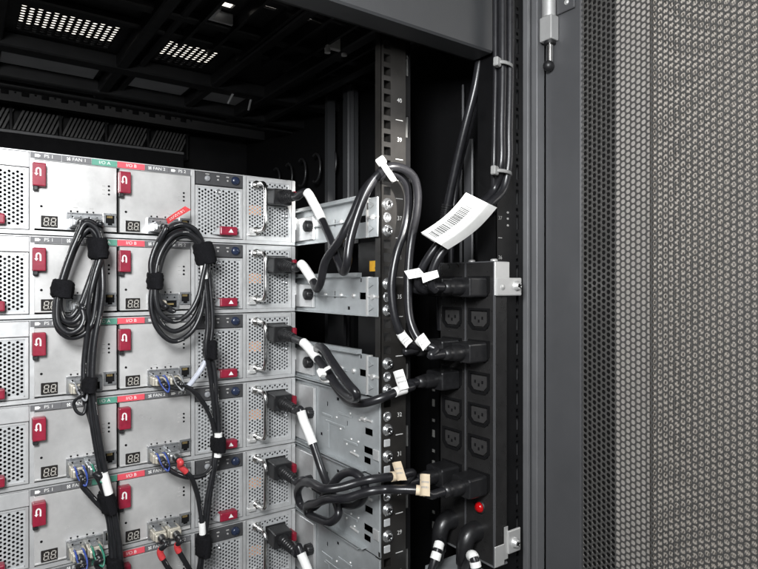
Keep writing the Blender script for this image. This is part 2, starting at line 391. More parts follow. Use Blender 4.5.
def make_enclosure():
    root = empty('disk_enclosure', (0, 0, 0))
    c = MB(); W = -.447
    c.box(W, 0, .032, .50, 0, .0875, 0)                       # body
    c.box(W+.002, -.002, .0305, .032, .002, .0855, 1)         # back of the bays, near-black colour stands in for shade
    c.box(W, 0, 0, .032, .0866, .0875, 0); c.box(W, 0, 0, .032, 0, .0042, 0)
    c.box(-.0050, 0, -.0008, .032, .0042, .0866, 0); c.box(W, W+.005, -.0008, .032, .0042, .0866, 0)
    for x, w in ((X_PS, .0040), (X_FAN, .0042), (X_IO1, .0048), (W-X_PS-.001, .0040)):
        c.box(x-w/2, x+w/2, -.0004, .0305, .0042, .0866, 0, .0004)
    c.box(X_IO2-.0008, X_IO2+.0008, .003, .0305, .0042, .080, 1)
    c.box(X_IO1, X_FAN, .001, .0305, .0794, .0866, 0)
    c.box(X_FAN-.066, X_FAN, .004, .006, .0692, .070, 0)
    # perforated-module header on the left side
    c.box(W-X_PS+.002, X_IO1-.0026, -.0004, .010, .0700, .0862, 0, .0006)
    c.box(W-X_PS+.004, W-X_PS+.036, -.0009, -.0003, .0755, .0815, 2)
    c.box(-.0015, .0045, .004, .02, .022, .038, 0)
    c.build('chassis', [ZINC, CAVITY, STRIP], root)
    # label strip
    s = MB(); b = [lx(30.2), lx(61.5), lx(91.5), lx(117.2), lx(144.8), lx(168.6), lx(190.8)]
    cols = [0, 0, 1, 2, 0, 0]; z0, z1 = .0800, .0866
    for i in range(6): s.box(b[i]+(.0003 if i else 0), b[i+1]-.0003, -.0006, .0012, z0, z1, cols[i])
    st = s.build('label_strip', [STRIP, GREEN, PINK], root)
    t = MB(); zc = (z0+z1)/2
    for i, tx in enumerate(('PS 1', 'FAN 1', 'I/O A', 'I/O B', 'FAN 2', 'PS 2')):
        cx = (b[i]+b[i+1])/2 + (.0025 if cols[i] == 0 else 0)
        t.text(tx, .0050, (cx, -.0009, zc), (1.05,0,0), (0,0,1))
        ix = cx-.0105
        if 'FAN' in tx:
            for q in range(4):
                a = math.pi/2*q+.4
                t.add([V((ix, -.0009, zc)), V((ix+math.cos(a)*.0021, -.0009, zc+math.sin(a)*.0021)), V((ix+math.cos(a+.9)*.0023, -.0009, zc+math.sin(a+.9)*.0023))], [(0,1,2)])
        if 'PS' in tx:
            t.box(ix-.0025, ix+.0015, -.0009, -.0007, zc-.0016, zc+.0016); t.box(ix+.0015, ix+.0026, -.0009, -.0007, zc-.0007, zc+.0007)
    t.build('lettering', [INK], st)
    make_io(root, X_IO1, X_IO2, 1); make_io(root, X_IO2, X_FAN-.0020, 1)
    # status panel over the right hand fan
    p = MB(); px0, px1, z0, z1 = X_FAN+.0030, X_PS-.0030, .0702, .0862
    p.box(px0, px1, -.0020, .010, z0, z1, 0, .0006); zc = .0785
    cp = p.build('status_panel', [CTRL], root)
    k = MB(); k.lathe((px0+.0140, -.0018, zc-.0005), (0,-1,0), [(0,.0036),(.002,.0036),(.0026,.0028),(.0026,.0001)], 18, 0); k.build('button', [GREYC], cp)
    k = MB(); k.lathe((px1-.0105, -.0018, zc), (0,-1,0), [(0,.0054),(.001,.0056),(.0035,.0050),(.0046,.0038),(.0048,.0001)], 22, 0); k.build('selector_knob', [KNOBB], cp)
    k = MB()
    for i, dx in enumerate((.0275, .0400)):
        k.cyl((px0+dx, -.0018, zc-.001), (px0+dx, -.0026, zc-.001), .0011, n=10, m=0); k.box(px0+dx-.0018, px0+dx+.0018, -.0023, -.0019, zc+.0028, zc+.0042, 0)
    k.box(px0+.0115, px0+.0165, -.0023, -.0019, zc+.0045, zc+.0054, 0)
    k.build('indicator_lamp', [FADED], cp)
    make_fan(root, X_FAN+.0021, X_PS-.0020, .0245)
    make_fan(root, -.447-X_PS+.002-.0005, X_IO1-.0024, .0135)
    make_ps(root, X_PS+.0020, -.0050)
    # left power supply (mirror side, plain)
    q = MB(); q.perforated(-.442, -.380, .008, .083, .0045, .0050, .0016, .0012, lambda u, w: V((u, .0005, w)), (0,1,0), 0, 8, back=False)
    q.build('power_supply', [PLATE], root)
    return root

enc_labels = [
 'topmost silver disk enclosure of the stack, its lid open to the black rack space',
 'second disk enclosure from the top, behind the velcro straps of both coils',
 'third disk enclosure from the top, just below the two cable coils',
 'fourth disk enclosure from the top, beside the uppermost of the tall two-unit rails',
 'fifth disk enclosure from the top, beside the knotted black power cords',
 'lowest disk enclosure of the stack, cut off by the bottom of the photo']
proto = make_enclosure(); ENC = []
for k in range(6):
    o = proto if k == 0 else copy_tree(proto)
    o.location = (0, 0, enc_z(k)); tag(o, enc_labels[k], 'disk enclosure', 'disk enclosures stacked in the rack'); ENC.append(o)

# ------------------------------------------------------------------ mounting rails beside the stack
RX = .0080
UPOST = lambda n: H + .1415 - .04445*(39-n)                # bottom of rack unit n
def knob(mb, y, z, r=.0068):
    mb.lathe((RX-.0005, y, z), (-1,0,0), [(0,.003),(.004,.003),(.0045,r),(.0075,r*1.02),(.0125,r),(.0135,r*.8),(.0138,.0002)], 18, 1)
    for i in range(14):
        a = 2*math.pi*i/14; mb.cyl((RX-.005, y+math.cos(a)*r, z+math.sin(a)*r), (RX-.0128, y+math.cos(a)*r, z+math.sin(a)*r), .0007, n=6, m=1)
def make_rail_short():
    root = empty('mounting_rail', (0,0,0)); h = .0450
    m = MB(); P = lambda u, w: V((RX, u, w))
    m.grid_cut([-.168, .28], [.0015, h], [(-.160, -.145, .0190, .0270), (-.092, -.089, .019, .028), (-.060, -.053, .034, .038), (-.125, -.119, .006, .010), (-.165, -.161, .004, .009), (-.150, -.146, .039, .0435)], P, (1,0,0), .0012)
    m.box(RX-.0075, RX, -.150, .28, h, h+.0012, 0); m.box(RX-.0055, RX, -.150, .28, h-.0015+.0028, h+.0050, 0)
    m.box(RX-.0060, RX, -.168, .28, .0003, .0015, 0)
    m.box(RX-.0030, RX-.0002, -.120, -.040, .0215, .0228, 0)
    m.cyl((RX-.0012, -.1675, .0015), (RX-.0012, -.1675, h), .0042, n=16, m=3)                  # joggle bend, brighter steel colour stands in for its highlight
    m.box(RX-.0045, RX-.0033, -.1868, -.168, .0005, h-.0005, 0)
    m.cyl((RX-.0030, -.1855, .0005), (RX-.0030, -.1855, h-.0005), .0016, n=10)
    for z in (.010, .036):
        m.prism([V((RX-.0050, -.181, z)), V((RX-.0050, -.172, z+.004)), V((RX-.0050, -.172, z-.004))], (-.0010,0,0), 0)
    m.box(RX-.0042, RX-.0002, -.042, .012, .006, h-.008, 2, .0008)                       # fixing plate
    b = m.build('rail_channel', [RAILM, BLACKP, ZINC, BRIGHT], root)
    k = MB(); knob(k, -.038, .0235); k.build('thumb_screw', [RAILM, BLACKP], root)
    for y in (-.070, -.106, -.134):
        s = MB(); s.lathe((RX, y, .0232), (-1,0,0), [(0,.0030),(.0018,.0030),(.0026,.0020),(.0027,.0001)], 12); s.build('rivet', [BRIGHT], root)
    s = MB(); s.cyl((RX-.002, -.180, .0225), (RX-.007, -.180, .0225), .0030, n=12); s.cyl((RX-.004, -.188, .0225), (RX-.004, -.170, .0225), .0016, n=10)
    s.build('locating_pin', [BRIGHT], root)
    return root
def make_rail_tall():
    root = empty('mounting_rail', (0,0,0)); h = .0860
    m = MB(); P = lambda u, w: V((RX, u, w))
    m.grid_cut([-.1870, .28], [.002, h], [(-.172, -.156, .0420, .0500), (-.172, -.154, .0205, .0285), (-.168, -.154, .0090, .0165), (-.1868, -.182, -.001, .0055), (-.074, -.070, .060, .066), (-.100, -.094, .071, .075), (-.120, -.117, .044, .050), (-.060, -.054, .020, .024)], P, (1,0,0), .0012)
    m.box(RX-.0060, RX, -.150, .28, h, h+.0012, 0); m.box(RX-.0070, RX, -.160, .28, .0008, .0020, 0)
    m.box(RX-.0045, RX-.0002, -.045, .012, .006, h-.006, 2, .0008)
    for y0, y1, z in ((-.130, -.100, .055), (-.115, -.070, .0395), (-.142, -.112, .024), (-.085, -.060, .047)):
        m.box(RX-.0012, RX-.0001, y0, y1, z, z+.0035, 0, .0005)
    m.box(RX-.0012, RX-.0001, -.078, -.066, .008, .040, 0, .0005)
    m.box(RX-.0026, RX-.0002, -.1868, -.176, .018, .0295, 2, .0004)
    m.cyl((RX-.0002, -.1862, .006), (RX-.0002, -.1862, h), .0012, n=10)
    m.build('rail_channel', [RAILM, BLACKP, ZINC], root)
    k = MB(); knob(k, -.040, .047); k.build('thumb_screw', [RAILM, BLACKP], root)
    for y, z in ((-.126, .060), (-.104, .0375), (-.128, .030), (-.143, .030), (-.118, .022), (-.146, .056), (-.095, .050), (-.076, .030), (-.135, .0175)):
        s = MB(); s.lathe((RX, y, z), (-1,0,0), [(0,.0016),(.0008,.0016),(.0012,.0010),(.0013,.0001)], 10); s.build('rivet', [BRIGHT], root)
    s = MB(); s.cyl((RX-.001, -.150, .0595), (RX-.001, -.172, .0595), .0016, n=10); s.cyl((RX-.001, -.153, .0595), (RX-.001, -.160, .0595), .0030, n=12)
    s.build('locating_pin', [BRIGHT], root)
    s = MB(); s.cyl((RX-.001, -.128, .0150), (RX-.001, -.144, .0140), .0014, n=8); s.build('locating_pin', [BRIGHT], root)
    return root
rs = make_rail_short(); rt = make_rail_tall()
rl = ['short steel mounting rail beside the topmost enclosure, crossed by looping black cords',
      'short steel mounting rail beside the second enclosure, level with the yellow sticker',
      'short steel mounting rail beside the third enclosure, under the white tied cord',
      'tall steel mounting rail beside the fourth enclosure, below the sagging cord',
      'tall steel mounting rail beside the fifth enclosure, behind the knotted cords',
      'tall steel mounting rail at the bottom, beside the lowest enclosure']
for k in range(6):
    src = rs if k < 3 else rt
    o = src if k in (0, 3) else copy_tree(src)
    o.location = (0, 0, enc_z(k)-.0004); tag(o, rl[k], 'rail', 'mounting rails along the right of the stack')

# ------------------------------------------------------------------ the rack
rack = empty('server_rack', (-.22, .15, 0), 'black steel server rack standing open, holding the stacked enclosures and the power strip', 'server rack')
RO = V((-.22, .15, 0))
def rk(mb, name, mats, parent=None):
    if parent is None: return mb.build(name, mats, rack, RO)
    return mb.build(name, mats, parent, RO)
ZT = H+.330                                                # underside of the roof
PF = -.188
# mounting post with square holes and unit numbers
m = MB(); holes = []
for n in range(25, 43):
    zb = UPOST(n)
    for fr in (1/6, .5, 5/6):
        zc = zb+.04445*fr; holes.append((.0120, .0215, zc-.0047, zc+.0047))
m.grid_cut([.0090, .0430], [0.05, ZT-.005], holes, lambda u, w: V((u, PF, w)), (0,1,0), .0018)
m.box(.0412, .0430, PF+.0018, PF+.055, .05, ZT-.005, 0); m.box(.0225, .0235, PF+.0018, PF+.03, .05, ZT-.005, 0)
m.box(.0088, .0100, PF+.0018, PF+.012, .05, ZT-.005, 0)
post = rk(m, 'mounting_post', [POSTM])
t = MB()
for n in range(25, 43):
    zb = UPOST(n)
    if n > 40: continue
    t.text(str(n), .0068, (.0338, PF-.0003, zb+.04445*.5), (1,0,0), (0,0,1))
    t.box(.0285, .0385, PF-.0004, PF-.0001, zb-.0004, zb+.0004)
rk(t, 'unit_number', [mat('unit_ink', (.55,.55,.54), .5, 0, .05, 100)], post)
# fasteners in the holes of the mounting post
def bolt(mb, x, y, z, r=.0054):
    mb.lathe((x, y, z), (0,-1,0), [(0,r*1.25),(.0012,r*1.25),(.0014,r),(.0042,r*.95),(.0050,r*.75),(.0050,r*.42),(.0030,r*.36),(.0030,.0001)], 18)
    for a in (0, math.pi/2):
        d = V((math.cos(a+.4), 0, math.sin(a+.4))); mb.cyl(V((x,y-.0051,z))-d*r*.6, V((x,y-.0051,z))+d*r*.6, .0007, n=6, m=1)
def post_bolt(z): b = MB(); bolt(b, .0168, PF, z); rk(b, 'bolt', [SCREW, CAVITY], post)
def post_nut(z):
    b = MB(); b.lathe((.0168, PF+.002, z), (0,-1,0), [(0,.0060),(.0016,.0060),(.0030,.0052),(.0030,.0028),(.0005,.0026),(.0005,.0001)], 18); rk(b, 'cage_nut', [SCREW], post)
for n in (37, 35, 33):
    zb = UPOST(n); post_bolt(zb+.04445/6); post_bolt(zb+.04445*5/6); post_nut(zb+.04445*.5)
for n in (32, 30, 28):
    zb = UPOST(n); post_nut(zb+.04445*.5); post_bolt(zb+.04445/6); post_bolt(zb-.04445*.5)
    for zz in (zb-.04445/6, zb-.04445*5/6):
        b = MB(); b.box(.0124, .0211, PF-.0006, PF+.0015, zz-.0042, zz+.0042, 0, .0008); rk(b, 'retainer_clip', [PLATE], post)
# narrow slotted strip to the right of the post
m = MB(); hs = []; z = H-.175-.0715*3
while z < ZT: hs.append((.0465, .0525, z-.0125, z+.0125)); z += .0715
m.grid_cut([.0432, .0545], [.05, ZT-.005], hs, lambda u, w: V((u, PF+.006, w)), (0,1,0), .0012, 0)
for h_ in hs: m.box(h_[0]-.001, h_[1]+.001, PF+.009, PF+.0105, h_[2]-.001, h_[3]+.001, 1)
rk(m, 'slotted_strip', [DARK, mat('slot_back', (.17,.17,.165), .5, .3, .2, 80)])
# corner frame at the right with hole columns
m = MB(); CY = -.2570; hs = []; FX = lambda px, Y=CY: PY(px, 284.5, Y).x; HX = FX(517.3)
z = H-.45
i = 0
while z < ZT:
    hs.append((HX-.0022, HX+.0022, z-.0085, z+.0085)); hs.append((HX-.0022, HX+.0016, z+.0125, z+.0162)); z += .0290
m.grid_cut([FX(497), FX(527.5)], [.05, ZT+.05], hs, lambda u, w: V((u, CY, w)), (0,1,0), .0015)
m.box(FX(527.5)-.002, FX(527.5), CY+.0015, CY+.05, .05, ZT+.05); m.box(FX(497), FX(497)+.0015, CY+.0015, CY+.03, .05, ZT+.05)
m.box(HX-.006, HX+.006, CY+.012, CY+.013, .05, ZT+.05, 1)
cp = rk(m, 'corner_post', [DARK, CAVITY])
m = MB(); FY = -.2640
m.box(FX(527.8, FY), FX(530.3, FY), FY, CY+.05, .05, ZT+.05, 1, .0004); m.box(FX(530.4, CY), FX(537.4, CY), CY+.001, CY+.05, .05, ZT+.05, 0); m.box(FX(537, FY), FX(544.6, FY), FY, CY+.05, .05, ZT+.05, 1, .0006)
rk(m, 'frame_edge', [GREYE, LIPM])
t = MB()
for n in range(25, 43):
    zb = UPOST(n)
    t.text(str(n), .0062, (FX(500), CY-.0003, zb+.04445*.5), (1,0,0), (0,0,1)); t.box(FX(500)-.003, FX(500)+.003, CY-.0004, CY-.0001, zb-.0004, zb+.0004)
    for fr in (.33, .5, .66):
        if n > 36: t.cyl((FX(507.5), CY, zb+.04445*fr), (FX(507.5), CY-.001, zb+.04445*fr), .0013, n=8, m=0)
rk(t, 'unit_number', [FADED], cp)
# header beam and roof
m = MB(); m.box(-.66, .1135, CY, CY+.030, H+.2585, ZT+.06, 0, .002); m.box(-.66, .1135, CY+.030, CY+.034, H+.2600, ZT, 1)
rk(m, 'header_beam', [HEADM, DARK])
m = MB()
V1 = (-.312, -.200, .094, .176); V2 = (-.139, -.067, .098, .180)
OP = [V1, V2, (-.165, -.140, -.085, -.066), (-.122, -.106, -.052, -.036), (-.088, -.060, -.072, -.066), (-.032, -.004, -.072, -.066), (-.20, -.175, -.05, -.028)]
m.grid_cut([-.66, .20], [CY+.034, .385], OP, lambda u, w: V((u, w, ZT)), (0,0,1), .003)
for y0, y1, d in ((.050, .062, .010), (.186, .214, .020), (.316, .336, .022), (.365, .386, .022), (-.012, .004, .012), (-.105, -.096, .010)):
    m.box(-.66, .20, y0, y1, ZT-d, ZT-.0005, 0, .002)
for x0, x1, d in ((-.345, -.325, .014), (-.188, -.172, .018), (-.158, -.148, .010), (-.050, -.036, .018), (.040, .056, .020), (.10, .115, .02), (-.485, -.47, .014)):
    m.box(x0, x1, CY+.04, .36, ZT-d-.0012, ZT-.0008, 0, .002)
for x in (-.135, -.095, -.055, -.015, .02, .075): m.box(x, x+.004, -.22, .075, ZT-.016, ZT-.0003, 0)
ROOFD = mat('roof_enamel', (.011,.011,.0115), .42, .1, .3, 30, .05, 400, spec=.4)
roof = rk(m, 'roof', [ROOFD])
for hx in (V1, V2):
    p = MB(); p.perforated(hx[0], hx[1], hx[2], hx[3], .0088, .0082, .0030, .001, lambda u, w: V((u, w, ZT+.001)), (0,0,1), 0, 12)
    rk(p, 'vent_grille', [DARK], roof)
p = MB()
for x0, x1 in ((-.322, -.196), (-.148, -.058), (-.036, .050)): p.box(x0, x1, .222, .310, ZT-.0035, ZT-.0004, 0, .0008)
rk(p, 'cover_plate', [ROOFG], roof)
p = MB(); p.box(.020, .050, -.052, -.046, ZT-.020, ZT-.0005, 0, .001); p.cyl((.022, -.049, ZT-.02), (.022, -.049, ZT-.026), .004, n=12); p.cyl((.048, -.049, ZT-.02), (.048, -.049, ZT-.024), .004, n=12); rk(p, 'clip', [PAPER], roof)  # white colour makes this small bracket look lit
p = MB(); p.box(-.130, -.126, -.060, -.026, ZT-.014, ZT-.001, 0); p.box(-.126, -.10, -.030, -.026, ZT-.014, ZT-.001, 0); rk(p, 'opening_rim', [ZINC], roof)
p = MB(); p.cyl((-.008, .20, ZT-.02), (-.008, .22, ZT-.03), .002, n=8); rk(p, 'clip', [ZINC], roof)
p = MB(); p.cyl((.028, .21, ZT-.018), (.034, .235, ZT-.03), .002, n=8); rk(p, 'clip', [ZINC], roof)
# front of the rack
m = MB(); hs = []
x = -.62
while x < .02: hs.append((x, x+.012, H+.333, H+.344)); hs.append((x+.020, x+.0235, H+.337, H+.340)); x += .031
m.grid_cut([-.66, .19], [H+.322, H+.42], hs, lambda u, w: V((u, .500, w)), (0,1,0), .002); m.box(-.66, .19, .504, .52, H+.322, H+.42, 1)
m.box(-.66, .19, .386, .61, H+.40, H+.42, 1)
rk(m, 'front_beam', [mat('front_enamel', (.014,.014,.015), .45, .1, .2, 30), CAVITY])
m = MB(); LZ0, LZ1 = H+.292, H+.330
for i in range(9):
    x0 = -.62+i*.082
    m.box(x0, x0+.004, .575, .60, LZ0-.02, LZ1+.02, 0)
    if -.52 < x0 < .0:
        for j in range(10):
            xa = x0+.005+j*.0072; m.add([V((xa, .585, LZ0)), V((xa+.0042, .585, LZ0)), V((xa+.0042+.016, .582, LZ1)), V((xa+.016, .582, LZ1))], [(0,1,2,3)], 1)
m.box(-.66, .19, .60, .61, .05, H+.40, 0)
rk(m, 'front_grille', [DARK, mat('grille_slat', (.055,.054,.052), .5, .1, .5, 40)])
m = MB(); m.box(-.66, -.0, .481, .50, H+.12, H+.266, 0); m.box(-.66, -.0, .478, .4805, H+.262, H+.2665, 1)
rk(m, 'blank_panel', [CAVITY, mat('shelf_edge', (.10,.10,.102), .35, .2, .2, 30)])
m = MB()
for i in range(5):
    c = V((.165, .40-.055*i, H+.215)); ring = [c+V((0, math.cos(a)*.018, math.sin(a)*.026)) for a in [math.pi*(.35+1.3*j/14) for j in range(15)]]
    m.tube(ring, .0022, 6)
rk(m, 'cable_hook', [mat('hook_black', (.02,.02,.021), .35, 0, .2, 60)])
# sides and channels
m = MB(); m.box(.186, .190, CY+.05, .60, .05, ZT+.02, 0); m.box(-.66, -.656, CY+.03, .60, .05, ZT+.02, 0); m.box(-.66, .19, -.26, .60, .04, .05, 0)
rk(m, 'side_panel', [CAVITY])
m = MB(); m.box(.150, .172, .100, .118, .05, ZT, 0, .002); m.box(.152, .158, .095, .100, .05, ZT, 1)
m.box(.150, .165, .165, .175, .05, ZT, 0)
rk(m, 'upright', [HEADM, GREYE])
m = MB(); q = PX(461, 200, .176)
m.box(.1745, .1770, q.y-.0012, q.y+.0012, H-.5, H+.17, 1); q = PX(471, 200, .174); m.box(.170, .174, q.y-.006, q.y+.010, H-.6, H+.19, 0, .001)
q = PX(463, 90, .172); m.box(.171, .173, q.y-.001, q.y+.001, H+.17, H+.265, 1)
rk(m, 'cable_channel', [GREYE, LIPM])
m = MB(); q = PX(434, 420, .174)
m.box(.172, .175, q.y-.010, q.y+.008, H-.6, H+.05, 0)
for i in range(12): m.box(.1715, .1722, q.y-.004, q.y+.001, H-.15-.0215*i, H-.15-.0215*i+(.010 if i % 2 else .004), 1)
rk(m, 'punched_strip', [DARK, mat('pale_mark', (.22,.22,.21), .5, .2, .3, 60)])
m = MB(); a = PX(363, 260, .060); m.box(.060, .064, a.y-.05, a.y+.035, H-.01, H+.055, 0); rk(m, 'filler_plate', [DARK])
m = MB(); a = PX(369.5, 261, .0280); b2 = PX(382, 271, .0280); m.box(.0290, .0299, a.y+.020, b2.y-.012, b2.z-.03, a.z+.012, 2); m.box(.0280, .0289, a.y, b2.y, b2.z, a.z, 0); m.box(.0277, .0280, a.y*.55+b2.y*.45, a.y*.35+b2.y*.65, b2.z+.002, b2.z+.005, 1)
y_ = m.build('sticker', [YELL, BARK, DARK], rack, RO); y_['label'] = 'yellow warning sticker'
for k in range(3):
    z = enc_z(k)-.040
    for x0, y0, y1, z1 in ((.040, -.060, -.020, .036), (.030, -.150, -.110, .038)):
        m = MB(); m.box(x0, x0+.004, y0, y1, z-.02, z+z1, 0); rk(m, 'rail_bracket', [DARK])

# open perforated door, hinged on the right
DX = .1920
door = MB(); zb_, zt_ = .07, ZT+.05; DH = PX(545.5, 284, DX).y; DP = PX(580.5, 284, DX).y
door.box(DX, DX+.0052, DP, DH, zb_, zt_, 0, .0006); door.box(DX+.0053, DX+.020, DH-.006, DH, zb_, zt_, 0); door.box(DX, DX+.018, -.80, -.76, zb_, zt_, 0, .002)
door.box(DX+.0006, DX+.018, -.76, DP, zb_, H-.36, 0); door.box(DX+.0006, DX+.018, -.76, DP, H+.37, zt_, 0)
dr = rk(door, 'door', [GREYE, LIPM])
p = MB(); p.perforated(-.76, DP-.0002, H-.36, H+.37, .0057, .0066, .00262, .0012, lambda u, w: V((DX+.004, u, w)), (1,0,0), 0, 12)
dm = rk(p, 'perforated_sheet', [DOORM], dr)
h = MB(); hp = PX(546.5, 30, DX-.006); hy = hp.y
Z = lambda py: PX(546.5, py+1, DX-.006).z
hx = DX-.0065
h.cyl((hx, hy-.004, Z(18)), (hx, hy-.004, Z(-60)), .0080, n=24, m=0)
h.box(hx-.0075, hx+.0062, hy-.013, hy+.004, Z(42), Z(18), 0, .0012, seg=2)
h.cyl((hx, hy-.005, Z(43)), (hx, hy-.005, Z(64)), .0040, n=18, m=1)
h.cyl((hx, hy-.005, Z(42)), (hx, hy-.005, Z(45)), .0068, n=20, m=2)
h.ball((hx-.001, hy-.004, Z(66)), .0064, 18, 2)
h.box(DX-.0035, DX-.0005, hy-.036, hy-.012, Z(17), Z(-60), 3, .0008)
for z in (Z(9), Z(-20)): h.lathe((DX-.0035, hy-.026, z), (-1,0,0), [(0,.0030),(.0012,.0026),(.0013,.0001)], 14, 0)
rk(h, 'hinge', [BRIGHT, CHROME, BLACKP, GREYE], dr)

# ------------------------------------------------------------------ power distribution unit on the side
PDX = .105; PY0, PY1 = -.2660, -.1780; PZ1, PZ0 = H+.0247, H-.3090
pdu = empty('power_strip', (PDX, -.222, PZ0), 'black power distribution unit with two outlet columns, screwed upright beside the corner post', 'power strip'); PO = V((PDX, -.222, PZ0))
YR, YL = -.2427, -.1985
rowz = [H-.003-.036*i for i in range(6)] + [H-.2225]
m = MB()
PF2 = lambda u, w: V((PDX, u, w))
def octo(yc, zc, hw, hh, c): return [(yc-hw, zc+hh), (yc+hw, zc+hh), (yc+hw, zc-hh+c), (yc+hw-c, zc-hh), (yc-hw+c, zc-hh), (yc-hw, zc-hh+c)]
ohs = []
for y in (YR, YL):
    for z in rowz: ohs.append((y-.0140, y+.0140, z-.0105, z+.0105))
m.grid_cut([PY0, -.2225], [PZ0, PZ1], ohs[:7], PF2, (1,0,0), .0015); m.grid_cut([-.2195, PY1], [PZ0, PZ1], ohs[7:], PF2, (1,0,0), .0015)
m.box(PDX+.002, PDX+.020, PY0+.0002, PY1, PZ0+.0002, PZ1-.0002, 0)
m.box(PDX-.0012, PDX+.001, PY0-.0012, PY0+.0008, PZ0, PZ1, 2); m.box(PDX-.0008, PDX+.001, -.2218, -.2202, PZ0, PZ1, 2)
m.box(PDX-.0006, PDX+.020, PY0, PY1, PZ1-.0001, PZ1+.0012, 2)
m.box(PDX-.0010, PDX+.020, PY0-.001, PY1, PZ0-.0018, PZ0, 1)
body = m.build('housing', [mat('strip_enamel', (.021,.0205,.0205), .30, .1, .25, 60, .04, 300), LIPM, GREYE], pdu, PO)
for y in (YR, YL):
    for z in rowz:
        o = MB(); ring = octo(y, z, .0166, .0124, .0066)
        inner = octo(y, z, .0136, .0098, .0054)
        vs = [V((PDX-.0012, a, b)) for a, b in ring] + [V((PDX-.0012, a, b)) for a, b in inner] + [V((PDX+.0035, a, b)) for a, b in inner] + [V((PDX+.0018, a, b)) for a, b in ring]
        o.add(vs, [(i, (i+1) % 6, 6+(i+1) % 6, 6+i) for i in range(6)] + [(18+i, 18+(i+1) % 6, (i+1) % 6, i) for i in range(6)], 1)
        o.add(vs, [(6+i, 6+(i+1) % 6, 12+(i+1) % 6, 12+i) for i in range(6)], 1); o.add(vs, [tuple(range(12, 18))], 1)
        o.prism([V((PDX+.0034, a, b)) for a, b in octo(y, z, .0118, .0082, .0046)], (-.0038,0,0), 2)
        for dy, dz, w, hgt in ((-.0056, .0012, .0012, .0034), (.0056, .0012, .0012, .0034), (0, -.0022, .0012, .0034)):
            o.box(PDX-.0008, PDX-.0003, y+dy-w, y+dy+w, z+dz-hgt/2, z+dz+hgt/2, 1)
        o.build('outlet', [BLACKP, CAVITY, mat('outlet_face', (.036,.035,.035), .34, 0, .2, 120)], pdu, PO)
l = MB(); lp = PX(480.5, 507, PDX); l.lathe((PDX, lp.y, lp.z), (-1,0,0), [(-.001,.0074),(.0012,.0074),(.0018,.0066),(.0018,.0050)], 24, 1); l.lathe((PDX, lp.y, lp.z), (-1,0,0), [(0,.0060),(.0015,.0060),(.0040,.0052),(.0056,.0034),(.0060,.0001)], 20); l.build('indicator_lamp', [LEDR, BLACKP], pdu, PO)
b = MB()
b.box(PDX-.0015, PDX+.022, PY0-.0022, PY0-.0010, H-.012, PZ1+.0005, 0, .0005)
b.box(PDX-.0015, PDX+.039, PY0-.0050, PY0-.0024, H-.0125, H+.0075, 0, .0012, seg=2)
bolt(b, PDX+.0300, PY0-.005, H-.0015, .0046)
b.lathe((PDX+.008, PY0-.005, H-.003), (0,-1,0), [(0,.0036),(.0002,.0034),(.0003,.0001)], 16, 0)
b.build('mounting_bracket', [BRIGHT, CAVITY], pdu, PO)
b = MB(); b.box(PDX-.0014, PDX+.014, PY0-.0022, PY0-.0010, PZ0-.001, PZ0+.022, 0, .0006)
b.box(PDX+.0141, PDX+.020, PY0-.0016, PY0-.0010, PZ0+.004, PZ0+.040, 0); b.box(PDX+.0190, PDX+.039, PY0-.0036, PY0-.0010, H-.300, H-.274, 0, .0012, seg=2); bolt(b, PDX+.0290, PY0-.0036, H-.289, .0046)
b.build('mounting_bracket', [BRIGHT, CAVITY], pdu, PO)
for yy in (-.258, -.223):
    b = MB(); b.lathe((PDX+.008, yy, PZ1+.001), (0,0,1), [(0,.0042),(.0022,.0040),(.0030,.0026),(.0030,.0001)], 16, 0); b.build('screw', [BRIGHT], pdu, PO)
# small shelf bracket at the bottom
br = MB(); c0 = PX(434, 563, .085); 
br.box(.070, .125, -.262, -.190, H-.3290, H-.3275, 0, .0006); br.box(.070, .0715, -.262, -.190, H-.349, H-.3292, 0, .0004); br.lathe((.088, -.224, H-.3276), (0,0,1), [(0,.0042),(.002,.0038),(.0028,.0001)], 14)
tag(br.build('support_bracket', [RAILM], None, (.095,-.222,H-.345)), 'small grey metal bracket below the power strip at the bottom edge', 'bracket')

# ------------------------------------------------------------------ power cords
CR = .0047
def c13(mb, p, ax, up, L=.026, m=0, boot=.030, w=.0130, h=.0105, ribs=True):
    """squared plug body and round collar from p along ax"""
    ax = V(ax).normalized(); up = V(up).normalized(); up = (up-ax*up.dot(ax)).normalized(); sd = ax.cross(up).normalized()
    prof = [(0,.93),(.0010,1),(L*.80,1),(L*.86,.98),(L*.90,.93)]
    sec = []
    for cx, cz, a0 in ((1,1,0),(-1,1,90),(-1,-1,180),(1,-1,270)):
        for q in range(4):
            a = R(a0+q*30); sec.append((cx*.80+.20*math.cos(a), cz*.76+.24*math.sin(a)))
    n = len(sec); vs = []
    for d, s_ in prof:
        for x, z in sec: vs.append(p + ax*d + sd*(x*w*s_) + up*(z*h*s_))
    k = len(prof)
    mb.add(vs, [(i*n+j, i*n+(j+1) % n, (i+1)*n+(j+1) % n, (i+1)*n+j) for i in range(k-1) for j in range(n)], m, False)
    mb.add(vs[:n], [tuple(reversed(range(n)))], m); mb.add(vs[-n:], [tuple(range(n))], m)
    if ribs:
        bp = [(L*.88, .0088), (L*.96, .0086), (L, .0080)]; q = 6; L2 = boot-(L*.12)
        for i in range(q):
            d = L+.001+L2*i/q; r = .0078-.0022*i/q
            bp += [(d, r), (d+L2/q*.60, r-.0002), (d+L2/q*.64, r-.0011), (d+L2/q*.97, r-.0011)]
    else: bp = [(L*.88, .0085), (L*.93, .0088), (L+boot*.55, .0082), (L+boot*.62, .0074), (L+boot*.64, .0076), (L+boot, .0062), (L+boot+.0005, .0045)]
    mb.lathe(p, ax, bp, 20, m)
